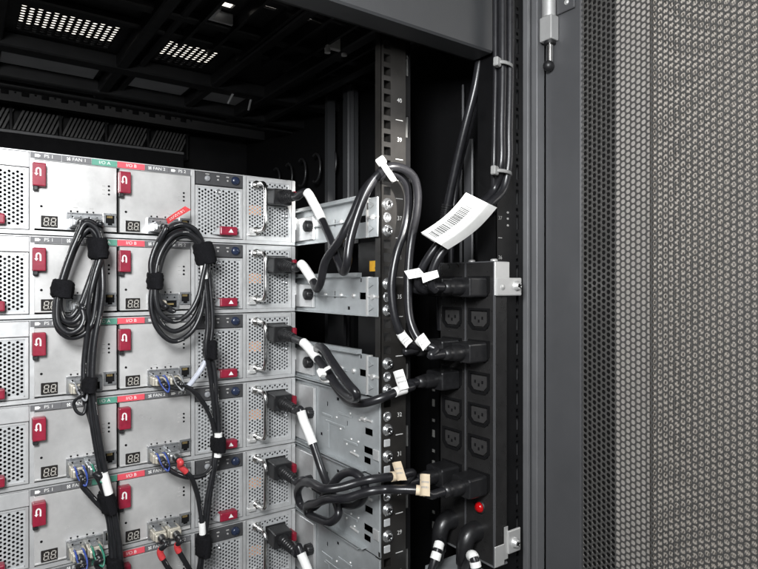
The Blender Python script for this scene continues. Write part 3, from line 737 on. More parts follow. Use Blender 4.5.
def segment(path, a, b):
    n = len(path)-1; i0 = int(a*n); i1 = max(i0+2, int(b*n)); return path[i0:i1+1]
def nearest(path, p):
    return min(range(len(path)), key=lambda i: (path[i]-p).length)
def sleeve(path, pa, pb):
    i, j = sorted((nearest(path, pa), nearest(path, pb))); return path[i:max(j, i+2)+1]
def flag(mb, corners, thick=.0005, m=0, n=6, curl=.0012):
    a, b, c, d = corners; nr = (b-a).cross(d-a).normalized()
    top = []
    for i in range(n+1):
        for j in range(3):
            u, w = i/n, j/2; p = (a*(1-u)+b*u)*(1-w)+(d*(1-u)+c*u)*w; top.append(p+nr*curl*math.sin(u*math.pi*1.4))
    bot = [p-nr*thick for p in top]; N = len(top)
    f = [(i*3+j, (i+1)*3+j, (i+1)*3+j+1, i*3+j+1) for i in range(n) for j in range(2)]
    mb.add(top, f, m, True); mb.add(bot, [tuple(reversed(q)) for q in f], m, True)
    sg = 1 if (CAM-(a+b+c+d)/4).dot(nr) > 0 else -1; rn = random.Random(int(a.x*1e6) % 991)
    for w in (.36, .60):
        u = .14
        while u < .84:
            du = rn.uniform(.03, .08)
            def q_(u, w): return (a*(1-u)+b*u)*(1-w)+(d*(1-u)+c*u)*w + nr*(curl*math.sin(u*math.pi*1.4) + (.0003 if sg > 0 else -thick-.0003))
            mb.add([q_(u, w-.045), q_(u+du, w-.045), q_(u+du, w+.045), q_(u, w+.045)], [(0,1,2,3)], 1); u += du+rn.uniform(.02, .05)
    for j0, j1 in (((i*3, (i+1)*3)) for i in range(n)): mb.add([top[j0], top[j1], bot[j1], bot[j0]], [(0,1,2,3)], m)
    for j0, j1 in (((i*3+2, (i+1)*3+2)) for i in range(n)): mb.add([top[j1], top[j0], bot[j0], bot[j1]], [(0,1,2,3)], m)

def power_cord(k, label, pts, sl, far=None, flags=None, flagmat=PAPER):
    z = enc_z(k)+PLZ; p0 = V((PLX, -.0016, z)); o3 = p0.copy()
    root = empty('power_cable', o3, label, 'power cord', 'black power cords feeding the enclosures')
    m = MB(); c13(m, p0, (0,-1,-.10), (0,0,1)); m.build('plug', [PLUGM], root, o3)
    c = MB(); c.box(PLX+.0115, PLX+.0175, -.030, -.012, z-.006, z+.006, 0, .0015); c.build('locking_tab', [mat('lock_red', (.19,.008,.020), .35, 0, .15, 100)], root, o3)
    P = [p0+V((0,-.050,-.005)), p0+V((0,-.060,-.0065))] + pts
    if far: P += [far[0]+V((-.070,0,0)), far[0]+V((-.058,0,0)), far[0]+V((-.050,0,0))]
    path = smooth_path(spline(P, 10), 3)
    c = MB(); c.tube(path, CR, 14); c.build('cord', [CORDM], root, o3)
    s = MB(); s.tube(sleeve(path, sl[0], sl[1]), CR*1.22, 14); s.build('sleeve_label', [PAPER], root, o3)
    if far:
        m = MB(); c13(m, far[0], (-1,0,0), (0,0,1), L=.030, boot=.022, w=.0145, h=.0110, ribs=False); m.build('plug', [PLUGM], root, o3)
    for fl in flags or []:
        m = MB(); flag(m, fl); 
        ctr = (fl[0]+fl[1]+fl[2]+fl[3])/4; i = nearest(path, ctr); seg = path[max(0,i-3):i+4]; m.tube(seg, CR*1.14, 12)
        m.build('flag_label', [flagmat, FADED], root, o3)
    return path
x_ = lambda L, X: [PX(a, b, X) for a, b in L]
y_ = lambda L, Y: [PY(a, b, Y) for a, b in L]
def xs(L): return [PX(a, b, X) for a, b, X in L]
def ys(L): return [PY(a, b, Y) for a, b, Y in L]
out = lambda y, i: V((PDX-.0016, y, rowz[i]))
paths = []
# first cord: loops over the top of the post
c1 = xs([(306,191.5,-.027),(314,204,-.022),(322,220,-.020),(332,243,-.022),(339,262,-.028),(343.5,272,-.034),(347,263,-.040),(349.5,243,-.038),(357,216,-.030),(367,191,-.022),(377,176,-.014)]) \
   + ys([(389,167,-.222),(404,169,-.226),(414,178,-.226),(417.6,193,-.224),(416.5,213,-.220),(412.5,234,-.214),(409.5,255,-.212),(408,288,-.213),(410.6,322,-.218),(421,342,-.230),(436,350,-.242)])
fl = [PY(416,339,-.236), PY(423,333,-.238), PY(430,343,-.242), PY(423,351,-.240)]
paths.append(power_cord(0, 'power cord from the topmost enclosure, looping outermost over the slotted post', c1, (PX(307,193,-.026), PX(322,220,-.020)), (out(YR,2),), [fl]))
c2 = xs([(301,264,-.030),(308,273,-.028),(313.5,282,-.027),(316.5,289,-.030),(320.5,283,-.034),(325,262,-.036),(341,238,-.034),(353,214,-.026),(362,194,-.020),(373,180.5,-.014)]) \
   + ys([(387,173.5,-.214),(399,175.5,-.214),(406.5,185,-.212),(408.5,204,-.207),(404.5,230,-.203),(397,252,-.201),(392.5,275,-.200),(391.5,292,-.200),(396,322,-.203),(406,341,-.206),(418,348,-.204)])
fl = [PY(399,339,-.212), PY(405,333,-.212), PY(412,341,-.214), PY(406,348,-.214)]
paths.append(power_cord(1, 'power cord from the second enclosure, inner strand of the loop over the post', c2, (PX(301,265,-.030), PX(313,281,-.027)), (out(YL,2),), [fl]))
c3 = xs([(304,343,-.029),(316,357,-.026),(328,372,-.026),(338,387,-.026),(348,396,-.027),(356,398,-.031),(356,393,-.036),(349,385,-.038),(340,373,-.038),(331,360,-.038),(324,349.5,-.036),(318.5,346.5,-.030),(317.5,352,-.022),(325,368,-.016),(336,387,-.014),(348,401,-.014),(363,403.5,-.015)]) \
   + ys([(382,398,-.203),(397,391.5,-.203),(413,386,-.202)])
fl = [PY(393,372,-.209), PY(402,369,-.209), PY(408,388,-.211), PY(399,391,-.211)]
paths.append(power_cord(2, 'doubled power cord from the third enclosure, held by a white tie and sagging', c3, (PX(303,342,-.029), PX(317,358,-.026)), (out(YL,3),), [fl]))
c4 = xs([(300,409,-.030),(303.5,420,-.028),(308,431,-.026),(313,444,-.024),(317,456,-.022),(322,471,-.020),(328,486,-.020),(335,500,-.022),(338.5,514,-.026),(331,522,-.030),(319,519,-.032),(308,513,-.034),(307,506,-.040),(316,503.5,-.044),(328,499,-.044),(346,498.5,-.036),(359,494.5,-.026),(372,491,-.016)]) \
   + ys([(386,489.5,-.212),(397,489.5,-.222),(423,491,-.240)])
fl = [PY(420,474,-.247), PY(429,474,-.248), PY(429,496,-.248), PY(420,496,-.247)]
paths.append(power_cord(3, 'power cord from the fourth enclosure, dropping steeply with a long white sleeve into the knot', c4, (PX(300,412,-.030), PX(313,444,-.024)), (out(YR,6),), [fl], CREAM))
c5 = xs([(303,480,-.028),(313,486,-.022),(325,494,-.018),(340,503,-.016),(355,505,-.016),(364,497,-.016),(364,483,-.018),(355,473,-.022),(343,474,-.026),(332,485,-.030),(323,498,-.032),(312,508,-.034),(301,505,-.036),(297.5,494,-.040),(301.5,484,-.046),(311,483,-.052),(325,489,-.052),(340,487.5,-.040),(356,483,-.026),(371,479.5,-.014)]) \
   + ys([(385,477.5,-.205),(397,476,-.206),(413,473,-.204)])
fl = [PY(392,463,-.212), PY(400,461,-.212), PY(406,480,-.214), PY(397.5,481,-.214)]
paths.append(power_cord(4, 'power cord from the fifth enclosure, wound into a ring against the rail', c5, (PX(312,485,-.022), PX(313,486,-.022)), (out(YL,6),), [fl], CREAM))
c6 = xs([(298,546,-.030),(302,556,-.028),(307,568,-.026),(313,586,-.024),(318,610,-.020)])
paths.append(power_cord(5, 'power cord from the lowest enclosure, white sleeve at the bottom edge', c6, (PX(301,553,-.028), PX(309,575,-.025)), None))

# cords in from the top right
def plain_cord(label, pts, r=CR, far=None, extra=None, name='power_cable', group='thick black feed cords from above', mt=CORDM):
    path = smooth_path(spline(pts + ([far+V((-.066,0,0)), far+V((-.054,0,0))] if far else []), 10), 2); o3 = path[0].copy()
    root = empty(name, o3, label, 'power cord', group)
    c = MB(); c.tube(path, r, 14); c.build('cord', [mt], root, o3)
    if far:
        m = MB(); c13(m, far, (-1,0,0), (0,0,1), L=.030, boot=.022, w=.0145, h=.0110, ribs=False); m.build('plug', [PLUGM], root, o3)
    return root, path, o3
top = lambda px, Y: [PY(px, -60, Y), PY(px, -10, Y), PY(px, 40, Y), PY(px, 80, Y), PY(px-1, 130, Y), PY(px-1.5, 165, Y)]
ra, pa, oa = plain_cord('right strand of the tied pair, running through the barcode tag into the uppermost front outlet', top(510, -.279) + [PD(503,190,.640), PD(491,203,.628), PD(470,222,.622), PD(450,243,.620), PD(438,258,.620), PD(432,273,.622), PD(431,284,.624), PD(436,290.5,.628)], .0046, out(YR,0))
f_ = MB(); flag(f_, [PD(421,274,.612), PD(437,270,.612), PD(439,277,.612), PD(423,283,.612)]); f_.build('flag_label', [PAPER, FADED], ra, oa)
rb, pb, ob = plain_cord('middle strand of the tied pair, running through the barcode tag behind the front plug', top(502.5, -.277) + [PD(494,190,.646), PD(480,205,.634), PD(458,222,.628), PD(440,242,.628), PD(428,258,.630), PD(420.5,272,.634), PD(418,285,.640), PD(425,291,.650)], .0046, out(YL,0))
f_ = MB(); flag(f_, [PD(404,271,.622), PD(419,268,.622), PD(426,276,.622), PD(409,279,.622)]); f_.build('flag_label', [PAPER, FADED], rb, ob)
rc, pc, oc = plain_cord('thin left strand tied beside the feed pair above the barcode tag', top(495.5, -.270) + [PY(493.5,200,-.262), PY(494,230,-.235), PY(496,262,-.215), PY(497,330,-.21)], .0030)
rd, pd_, od = plain_cord('slanting black cord with a ribbed boot, hanging left of the tied feed cords', [PX(492,0,.128), PX(486,35,.126), PX(480,60,.122), PX(475,88,.120), PX(465,127,.118), PX(456,165,.118), PX(449,197,.118), PX(444.5,220,.118), PX(441,245,.118), PX(439,280,.120), PX(441,330,.125)], .0052)
i = nearest(pd_, PX(445.5,215,.118)); bt = MB(); L_ = pd_[max(0,i-5):i+4]
for j in range(len(L_)-1): bt.tube([L_[j], L_[j].lerp(L_[j+1], .7)], .0075-.0002*j, 14)
bt.build('boot', [PLUGM], rd, od)
re, pe, oe = plain_cord('parallel black cord just right of the slanting booted cord', [PX(490,20,.134), PX(484,60,.134), PX(478,95,.132), PX(469,130,.130), PX(461,160,.130), PX(455,195,.130), PX(452,230,.130), PX(451,280,.132), PX(452,330,.135)], .0036)

# elbow plugs under the lamp
def elbow(label, px, py, Y, bands, pts):
    p = PX(px, py, PDX); p = V((PDX, Y, p.z)); o3 = p.copy()
    root = empty('power_cable', o3, label, 'power cord', 'cords hanging from elbow plugs')
    m = MB(); path = spline([p+V((.001,0,0)), p+V((-.010,0,0)), p+V((-.0165,0,-.005)), p+V((-.0200,0,-.015)), p+V((-.0210,0,-.028))], 6)
    rr = [.0112-.0028*i/(len(path)-1) for i in range(len(path))]; m.tube(path, rr, 20)
    m.lathe(p+V((-.0210,0,-.026)), (-.05,0,-1), [(0,.0086),(.006,.0084),(.007,.0070),(.016,.0060)], 18)
    m.build('elbow_plug', [PLUGM], root, o3)
    P = [p+V((-.0213,0,-.038))] + pts; path = smooth_path(spline(P, 10), 2)
    c = MB(); c.tube(path, .0046, 14); c.build('cord', [CORDM], root, o3)
    for a, b in bands:
        s = MB(); n = len(path)-1; s.tube(path[int(a*n):int(b*n)+1], .0058, 16); s.build('marker_band', [PAPER], root, o3)
e1 = PX(447, 521, PDX)
elbow('cord hanging from the left elbow plug under the outlets, two white bands', 452, 519, YL, [(.30,.40),(.46,.56)], [PD(440,542,.665), PD(436,556,.655), PD(430,575,.65), PD(424,600,.65)])
elbow('cord hanging from the right elbow plug directly under the red lamp', 478, 531, YR+.003, [(.22,.33),(.40,.50)], [PD(473,556,.62), PD(476,567,.615), PD(479,585,.615), PD(480,610,.615)])

# barcode paper tag folded round the feed cords
pt = MB(); bars = MB(); NU, NV = 24, 8
def tagp(u, w, off=0.):
    a = V((421, 232.5, 0)).lerp(V((466, 192.5, 0)), u); b = V((448, 249.5, 0)).lerp(V((497, 207.5, 0)), u)
    sag = math.sin(u*math.pi)*6
    q = a.lerp(b, w) + V((sag*.5, sag*.35, 0))
    dep = .604 - .016*min(w/.62, (1-w)/.38)**.9 + .018*u + .004*math.sin(u*5) - off
    return PD(q.x, q.y, dep)
g = [[tagp(i/NU, j/NV) for j in range(NV+1)] for i in range(NU+1)]
def sheet(mb, g, m=0):
    vs = [p for row in g for p in row]; w = len(g[0])
    mb.add(vs, [(i*w+j, (i+1)*w+j, (i+1)*w+j+1, i*w+j+1) for i in range(len(g)-1) for j in range(w-1)], m, True)
sheet(pt, g); g2 = [[tagp(i/NU, j/NV, -.0016) for j in range(NV+1)] for i in range(NU+1)]; sheet(pt, g2)
g3 = [[tagp(-.015+i/NU*.35, .05+.5*j/NV, -.0050) for j in range(NV+1)] for i in range(NU+1)]; sheet(pt, g3)
vs_e = []
for row in ([r[0] for r in g], [r[-1] for r in g]):
    row2 = [r[0] for r in g2] if row[0] == g[0][0] else [r[-1] for r in g2]
    for i in range(NU): pt.add([row[i], row[i+1], row2[i+1], row2[i]], [(0,1,2,3)], 0)
tg = empty('paper_tag', tagp(.5,.5), 'white paper tag with a barcode, folded round the feed cords above the power strip', 'tag'); TO = tagp(.5,.5)
pt.build('paper', [PAPER], tg, TO)
u = .06; rnd = random.Random(3)
while u < .80:
    wdt = rnd.choice((.006,.009,.014,.018))
    bars.add([tagp(u, .15, .0004), tagp(u+wdt, .15, .0004), tagp(u+wdt, .30, .0004), tagp(u+wdt, .44, .0004), tagp(u, .44, .0004), tagp(u, .30, .0004)], [(0,1,2,5),(5,2,3,4)], 0)
    u += wdt+rnd.choice((.006,.010,.014))
for u0, u1, w0 in ((.10,.62,.52),(.15,.75,.60)):
    u = u0
    while u < u1:
        bars.add([tagp(u, w0, .0004), tagp(u+.010, w0, .0004), tagp(u+.010, w0+.018, .0004), tagp(u, w0+.018, .0004)], [(0,1,2,3)], 1); u += rnd.choice((.014,.018,.026))
bars.build('barcode', [BARK, FADED], tg, TO)

# cable ties
def tie(name, label, c, ax, a, b, r_in, mtl, w=.0035, head=None):
    """a strap ring round c with axis ax; a,b = half extents along two cross directions"""
    ax = V(ax).normalized(); u = V(r_in); u = (u-ax*u.dot(ax)).normalized(); v = ax.cross(u)
    m = MB(); n = 28; vs = []
    for k, (da, s_) in enumerate(((-w, 1), (w, 1), (w, 1.12), (-w, 1.12))):
        for i in range(n):
            t = 2*math.pi*i/n; vs.append(c+ax*da+(u*math.cos(t)*a+v*math.sin(t)*b)*s_)
    m.add(vs, [(k*n+i, k*n+(i+1) % n, ((k+1) % 4)*n+(i+1) % n, ((k+1) % 4)*n+i) for k in range(4) for i in range(n)], 0, True)
    hp = c+u*a*1.1*(head or 1)
    M3 = Matrix((u, v, ax)).transposed()
    m.box(hp.x-.0042, hp.x+.0042, hp.y-.0030, hp.y+.0030, hp.z-.0048, hp.z+.0048, 0, .0010, rot=M3)
    return tag(m.build(name, [mtl], None, c), label, 'cable tie')
c = PX(381, 173, -.012); tie('cable_tie', 'white nylon tie gathering two cords at the top of their loop', c+V((0,-.012,0)), (V((.55,-.55,.5))), .0115, .0095, (-.6,0,.8), TIEW, .0030)
c = PX(331, 373.5, -.030); tie('cable_tie', 'white nylon tie round the doubled cord of the third enclosure', c, V((0,-.75,-.7)), .0125, .0130, (-1,0,.3), TIEW, .0020)
tie('cable_tie', 'upper grey tie round the feed cords near the top of the frame', PY(504, 66, -.277), (0.05,0,1), .0125, .0075, (-1,-.2,0), TIEG, .0018)
tie('cable_tie', 'lower grey tie round the feed cords just above the barcode tag', PY(502, 173, -.276), (0.05,0,1), .0135, .0078, (-1,-.2,0), TIEG, .0018)

# ------------------------------------------------------------------ data cables with coils and straps
DR = .0029
def sas_plug(root, o3, p, mt, tabm=None, tabdir=(0.25,-.55,-.8)):
    """connector at p (port mouth), pointing out of the rack"""
    m = MB(); m.box(p.x-.0076, p.x+.0076, p.y-.014, p.y, p.z-.0050, p.z+.0050, 0, .0012, seg=2)
    m.box(p.x-.0066, p.x+.0066, p.y-.021, p.y-.0138, p.z-.0042, p.z+.0042, 0, .0016, seg=2)
    m.box(p.x-.0040, p.x+.0040, p.y-.0128, p.y-.0015, p.z+.0051, p.z+.0064, 1, .0004)
    m.cyl((p.x, p.y-.020, p.z), (p.x, p.y-.029, p.z-.001), .0046, .0038, n=14, m=2)
    m.build('connector', [mt, SHELL, PLUGM], root, o3)
    if tabm:
        t = MB(); d = V(tabdir).normalized()*.014; a = p+V((-.004,-.012,.0058)); b = p+V((.004,-.012,.0058))
        pth = spline([a, a+V((0,-.008,.001)), a+V((0,-.014,-.002))+d*.5, (a+b)/2+V((0,-.015,-.004))+d, b+V((0,-.014,-.002))+d*.5, b+V((0,-.008,.001)), b], 6)
        t.tube(pth, .0011, 6); t.build('pull_tab', [tabm], root, o3)
def data_cable(label, P, group, plug=None, plugm=PLUGB, tabm=None, r=DR, sleeves=None, it=2):
    if plug is not None: P = [plug+V((0,-.027,-.001)), plug+V((.001,-.036,-.002))] + P
    path = smooth_path(spline(P, 9), it); o3 = (plug if plug is not None else path[0]).copy()
    root = empty('data_cable', o3, label, 'data cable', group)
    c = MB(); c.tube(path, r, 12)
    if r > .0025:                                             # printed marks along the jacket
        pr = c; rnd = random.Random(int(P[0].x*1e5) % 997); i = 6
        while i < len(path)-3:
            for _ in range(rnd.randint(3, 6)):
                if i+1 >= len(path)-2: break
                t = (path[i+1]-path[i]); n_ = V((.45, -.88, .15)); n_ = (n_-t.normalized()*n_.dot(t.normalized())).normalized(); b_ = t.normalized().cross(n_)
                for q in range(2):
                    c0 = path[i].lerp(path[i+1], .25+.45*q)+n_*(r+.00012); l_ = t.normalized()*rnd.uniform(.0002,.0006); w_ = b_*rnd.uniform(.0002,.0004)
                    pr.add([c0-l_-w_, c0+l_-w_, c0+l_+w_, c0-l_+w_], [(0,1,2,3)], 1)
                i += 1
            i += rnd.randint(14, 34)
    c.build('cable', [DATAM, FADED], root, o3)
    if plug is not None: sas_plug(root, o3, plug, plugm, tabm)
    for a, b, mt, rr in sleeves or []:
        s = MB(); s.tube(sleeve(path, a, b), r*rr, 14); s.build('sleeve_label', [mt], root, o3)
    return path
def port(k, side, n):                                          # side 0 = left controller, 1 = right; n = 0/1
    x0 = (X_IO1, X_IO2)[side]+.0325; return V((x0+.0088+n*.0165, -.0042, enc_z(k)+.0130))
inA = [(98,255),(92,272),(86,288),(79,305),(70,316),(62,313),(60,300),(63.5,284),(69,266),(76,247),(84,234),(92,232),(98,243)]
ouA = [(100,250),(98,278),(96,304),(92,324),(83,335),(70,338),(58.5,330),(55,310),(59,288),(66,265),(74,243),(85,220.5),(97,226)]
inB = [(205,258),(201,275),(196,290),(187,304),(174,311),(162,305),(158,294),(158,280),(160,268),(166,251),(178,238),(190,237),(200,247)]
ouB = [(207,258),(205,285),(201,314),(190,334),(173,342),(158,330),(151,308),(152,282),(150.5,264),(155,248),(165,231),(180,224),(196,230)]
def turn(a, b, t, Y, dy=0.):
    return [PY(p[0]+(q[0]-p[0])*t, p[1]+(q[1]-p[1])*t, Y+dy*math.sin(i*1.1)) for i, (p, q) in enumerate(zip(a, b))]
trA = [(98.5,262),(98.5,286),(95.5,313),(91,336),(88.5,360),(88,384),(89.5,402),(92,422),(95.5,444),(100,468),(105,488),(108,503),(111.5,522),(115,547),(116,566),(117,600)]
trB = [(207,265),(211,295),(212.5,325),(210.5,349),(214.5,372),(216.5,397),(218.5,420),(218.5,443),(215.5,462),(210.5,492),(207,521),(203.5,545),(201,569),(200,600)]
def trunk(tr, dx, Y, i0=0): return [PY(a+dx, b, Y) for a, b in tr[i0:]]
gA = 'data cables of the left coil'; gB = 'data cables of the right coil'; gC = 'short data cable tails joining a trunk'
plA = (port(0,0,0), port(0,0,1), port(1,0,0)); plB = (port(0,1,0), port(1,1,0), port(1,1,1))
data_cable('outer cable of the left coil, ending in the left port of the topmost enclosure',
    turn(inA, ouA, 1., -.030)[-4:-1] + turn(inA, ouA, .98, -.034) + turn(inA, ouA, .62, -.026) + trunk(trA, 0, -.030), gA, plA[0], SHELL)
data_cable('inner cable of the left coil, hanging from the second port of the topmost enclosure',
    [PY(101,226,-.030)] + turn(inA, ouA, .30, -.036)+turn(inA, ouA, .05, -.028) + trunk(trA, 4.6, -.036, 1), gA, plA[1], SHELL)
data_cable('third cable of the left coil, from the second enclosure, curving under the coil',
    [PY(81,306,-.038), PY(84,318,-.042), PY(79,329,-.043), PY(69,333,-.043), PY(59,325,-.042), PY(57,308,-.041)] + turn(inA, ouA, .80, -.041)[8:] + [PY(102,250,-.040), PY(96,272,-.041), PY(91,292,-.041), PY(88,312,-.038), PY(87,335,-.034)] + trunk(trA, -4.2, -.031, 4)[:3] + [PY(91,420,-.022), PY(99,455,-.020), PY(107,500,-.022), PY(112,560,-.022)], gA, plA[2], SHELL)
data_cable('outer cable of the right coil, ending at the red tag in the topmost enclosure',
    turn(inB, ouB, 1., -.030)[-4:-1] + turn(inB, ouB, .98, -.034) + turn(inB, ouB, .66, -.027) + trunk(trB, 0, -.030), gB, plB[0], SHELL)
data_cable('inner cable of the right coil, from the left port of the second enclosure',
    [PY(164,305,-.034)] + turn(inB, ouB, .02, -.034)[4:] + turn(inB, ouB, .34, -.040) + trunk(trB, -4.6, -.035, 0)[:4] + [PY(210,372,-.03), PY(213,397,-.028), PY(215,420,-.026), PY(215,443,-.028), PY(213,470,-.03), PY(207,500,-.03), PY(202,545,-.03), PY(198,590,-.03)], gB, plB[1], PLUGB)
# tails on the lower enclosures
def tail(k, side, n, lab, P, pm, tm, sl=None, r=DR): return data_cable(lab, P, gC, port(k, side, n), pm, tm, r, sl)
tail(2,0,0,'thin grey looped tail in the left controller of the third enclosure', [PY(74,402,-.034), PY(77,412,-.034), PY(83,414,-.033), PY(86,404,-.032), PY(86,390,-.030)], PLUGB, GREYC, None, .0017)
tail(3,0,0,'tail with a blue tab in the left controller of the fourth enclosure', [PY(82,485,-.034), PY(90,495,-.033), PY(99,505,-.031), PY(107,514,-.028), PY(111,540,-.026), PY(113,566,-.028)], PLUGB, BLUE)
tail(3,0,1,'tail with a green tab in the left controller of the fourth enclosure', [PY(95,474,-.036), PY(99,480,-.036), PY(103,490,-.034), PY(107,500,-.034)], SHELL, GREENT)
tail(4,0,0,'tail with a blue tab in the left controller of the fifth enclosure', [PY(78,566,-.035), PY(88,585,-.034), PY(98,600,-.032)], PLUGB, BLUE)
tail(4,0,1,'tail with a green tab in the left controller of the fifth enclosure', [PY(96,563,-.036), PY(103,575,-.034), PY(108,590,-.032)], PLUGB, GREENT)
tail(2,1,0,'tail with a blue tab and pale sleeve in the right controller of the third enclosure', [PY(166,386,-.034), PY(178,389,-.034), PY(187,387,-.033), PY(195,378,-.031), PY(203,366,-.029), PY(208,354,-.030)], PLUGB, BLUE, [(PY(188,386,-.033), PY(206,361,-.030), mat('pale_sleeve', (.42,.44,.50), .4, 0, .1, 90), 1.25)], .0024)
tail(2,1,1,'dark tail in the second port of the right controller of the third enclosure', [PY(184,386,-.035), PY(192,390,-.034), PY(201,400,-.032), PY(209,413,-.030), PY(214,428,-.028), PY(216,443,-.028)], PLUGB, GREYC)
tail(3,1,0,'tail with a blue tab sagging from the right controller of the fourth enclosure', [PY(166,467,-.034), PY(177,474,-.034), PY(191,477.5,-.033), PY(204,475,-.031), PY(212,466,-.028), PY(216,450,-.026)], PLUGB, BLUE)
tail(3,1,1,'red-ringed tail in the right controller of the fourth enclosure', [PY(180,466,-.036), PY(190,476,-.036), PY(196,490,-.034), PY(200,508,-.033), PY(202.5,530,-.034), PY(202,548,-.032), PY(198,575,-.03)], SHELL, None, [(PY(176,460,-.036), PY(187,472,-.036), REDT, 1.2), (PY(202,523,-.034), PY(202.5,535,-.034), PAPER, 1.35)])
tail(4,1,0,'left red-sleeved tail in the right controller of the fifth enclosure', [PY(160,551,-.036), PY(164,561,-.036), PY(171,572,-.034), PY(185,590,-.03)], PLUGB, None, [(PY(159,548,-.036), PY(163,558,-.036), REDT, 1.25)])
tail(4,1,1,'right red-sleeved tail in the right controller of the fifth enclosure', [PY(177,546,-.036), PY(182,557,-.036), PY(188,567,-.034), PY(200,590,-.03)], PLUGB, None, [(PY(176,543,-.036), PY(180,551,-.036), REDT, 1.25)])
# red warning tape on the plug of the top right controller
f_ = MB(); flag(f_, [PY(166,219,-.036), PY(184,206.5,-.030), PY(190,210,-.030), PY(168,224,-.036)], curl=.002)
tag(f_.build('warning_tape', [REDT, INK], None, PY(176,215,-.034)), 'red printed tape flag beside the right coil on the topmost enclosure', 'tape')

def strap(label, px, py, w, h, Y, ax=(0,0,1), seed=0, flap=1):
    c = PY(px, py, Y); d = (c-CAM).dot(FW); sx = w*d/590/2*1.15-.0050; sz = h*d/590/2
    ax = V(ax).normalized(); u = V((1,0,0)); u = (u-ax*u.dot(ax)).normalized(); v = ax.cross(u)
    m = MB(); n = 40; prof = [(-1,.66),(-.97,.80),(-.90,.91),(-.78,.98),(-.6,1.),(-.4,1.03),(-.2,1.),(0,1.02),(.2,1.03),(.4,1.),(.6,1.02),(.78,.97),(.90,.91),(.97,.80),(1,.66)]; vs = []
    off = V((seed*3.1, seed*1.7, 0))
    for a, s_ in prof:
        for i in range(n):
            t = 2*math.pi*i/n; ca, sa = math.cos(t), math.sin(t); e = .9
            p = u*math.copysign(abs(ca)**e, ca)*sx*s_ + v*math.copysign(abs(sa)**e, sa)*.0135*s_ + ax*a*sz*(1+.08*noise.noise(V((math.cos(t)*2, math.sin(t)*2, seed))))
            q = c+p; vs.append(q + p.normalized()*(.0016*noise.noise(q*260+off)+.0008*noise.noise(q*900+off)))
    k = len(prof)
    m.add(vs, [(i*n+j, i*n+(j+1) % n, (i+1)*n+(j+1) % n, (i+1)*n+j) for i in range(k-1) for j in range(n)], 0, True)
    m.add(vs[:n], [tuple(reversed(range(n)))], 0); m.add(vs[-n:], [tuple(range(n))], 0)
    if flap:
        g = []
        for i in range(7):
            t = -1.9+.16*i; rr = 1.06+.05*i/6
            g.append([c+u*math.cos(t)*sx*rr+v*math.sin(t)*.0135*rr*1.05+ax*b*sz*.92 for b in (-1,-.5,0,.5,1)])
        sheet(m, g)
    rnd = random.Random(seed+5)                                  # fuzz
    for _ in range(1500):
        i = rnd.randrange(n); t = 2*math.pi*(i+rnd.random())/n; b = rnd.uniform(-1,1)
        ca, sa = math.cos(t), math.sin(t); e = .9
        dr = u*math.copysign(abs(ca)**e, ca)*sx + v*math.copysign(abs(sa)**e, sa)*.0135
        p = c+dr+ax*b*sz; q = p+dr.normalized()*rnd.uniform(.0004,.0017)+V((rnd.uniform(-1,1), rnd.uniform(-1,1), rnd.uniform(-1,1)))*.0007
        s_ = dr.normalized().cross(ax)*.00012; m.add([p-s_, p+s_, q], [(0,1,2)], 0)
    return tag(m.build('cable_strap', [VELCRO], None, c), label, 'cable strap', 'black hook and loop straps on the data cables')
strap('fuzzy black strap on the left side of the left coil', 62.5, 289, 26, 18, -.036, (.12,0,1), 1)
strap('fuzzy black strap high on the right side of the left coil', 98, 248.5, 24, 21, -.034, (-.05,0,1), 2)
strap('fuzzy black strap on the left trunk, over the ports of the third enclosure', 89, 384.5, 20, 15, -.032, (.05,0,1), 3)
strap('fuzzy black strap on the left trunk, below a white sleeve on the fifth enclosure', 107.5, 502, 21, 21, -.030, (-.25,0,1), 4)
strap('fuzzy black strap on the left trunk, at the bottom edge of the photo', 115, 565, 21, 16, -.030, (-.1,0,1), 5)
strap('fuzzy black strap on the left side of the right coil', 155, 281, 20, 17, -.032, (.02,0,1), 6)
strap('fuzzy black strap high on the right side of the right coil, over the status panel', 204.5, 253.5, 24, 22, -.033, (-.2,0,1), 7)
strap('fuzzy black strap on the right trunk, over the fan of the third enclosure', 210, 349.5, 17, 19, -.031, (0,0,1), 8)
strap('fuzzy black strap on the right trunk, over the fan latch of the fourth enclosure', 218, 444, 18, 15, -.029, (.02,0,1), 9)
strap('fuzzy black strap on the right trunk, lowest of all on the fifth and sixth enclosures', 203.5, 545.5, 19, 19, -.031, (.1,0,1), 10)
# white sleeves on the trunk strands
def trunk_sleeve(label, a, b, r):
    m = MB(); m.tube([a, a.lerp(b,.5), b], r, 16); tag(m.build('sleeve_label', [PAPER], None, a), label, 'cable label')
trunk_sleeve('white sleeve label above the strap on the left trunk by the fourth enclosure', PY(103.5,473,-.0375), PY(109,494,-.0375), .0044)
trunk_sleeve('bright white sleeve label below the upper right strap of the right coil', PY(203.5,263,-.036), PY(204.5,279,-.036), .0040)
trunk_sleeve('small white sleeve above the strap over the fourth fan latch', PY(218.4,433,-.032), PY(218.4,437,-.032), .0046)
trunk_sleeve('small white sleeve below the strap over the fourth fan latch', PY(218.0,452,-.031), PY(217.4,457,-.031), .0046)

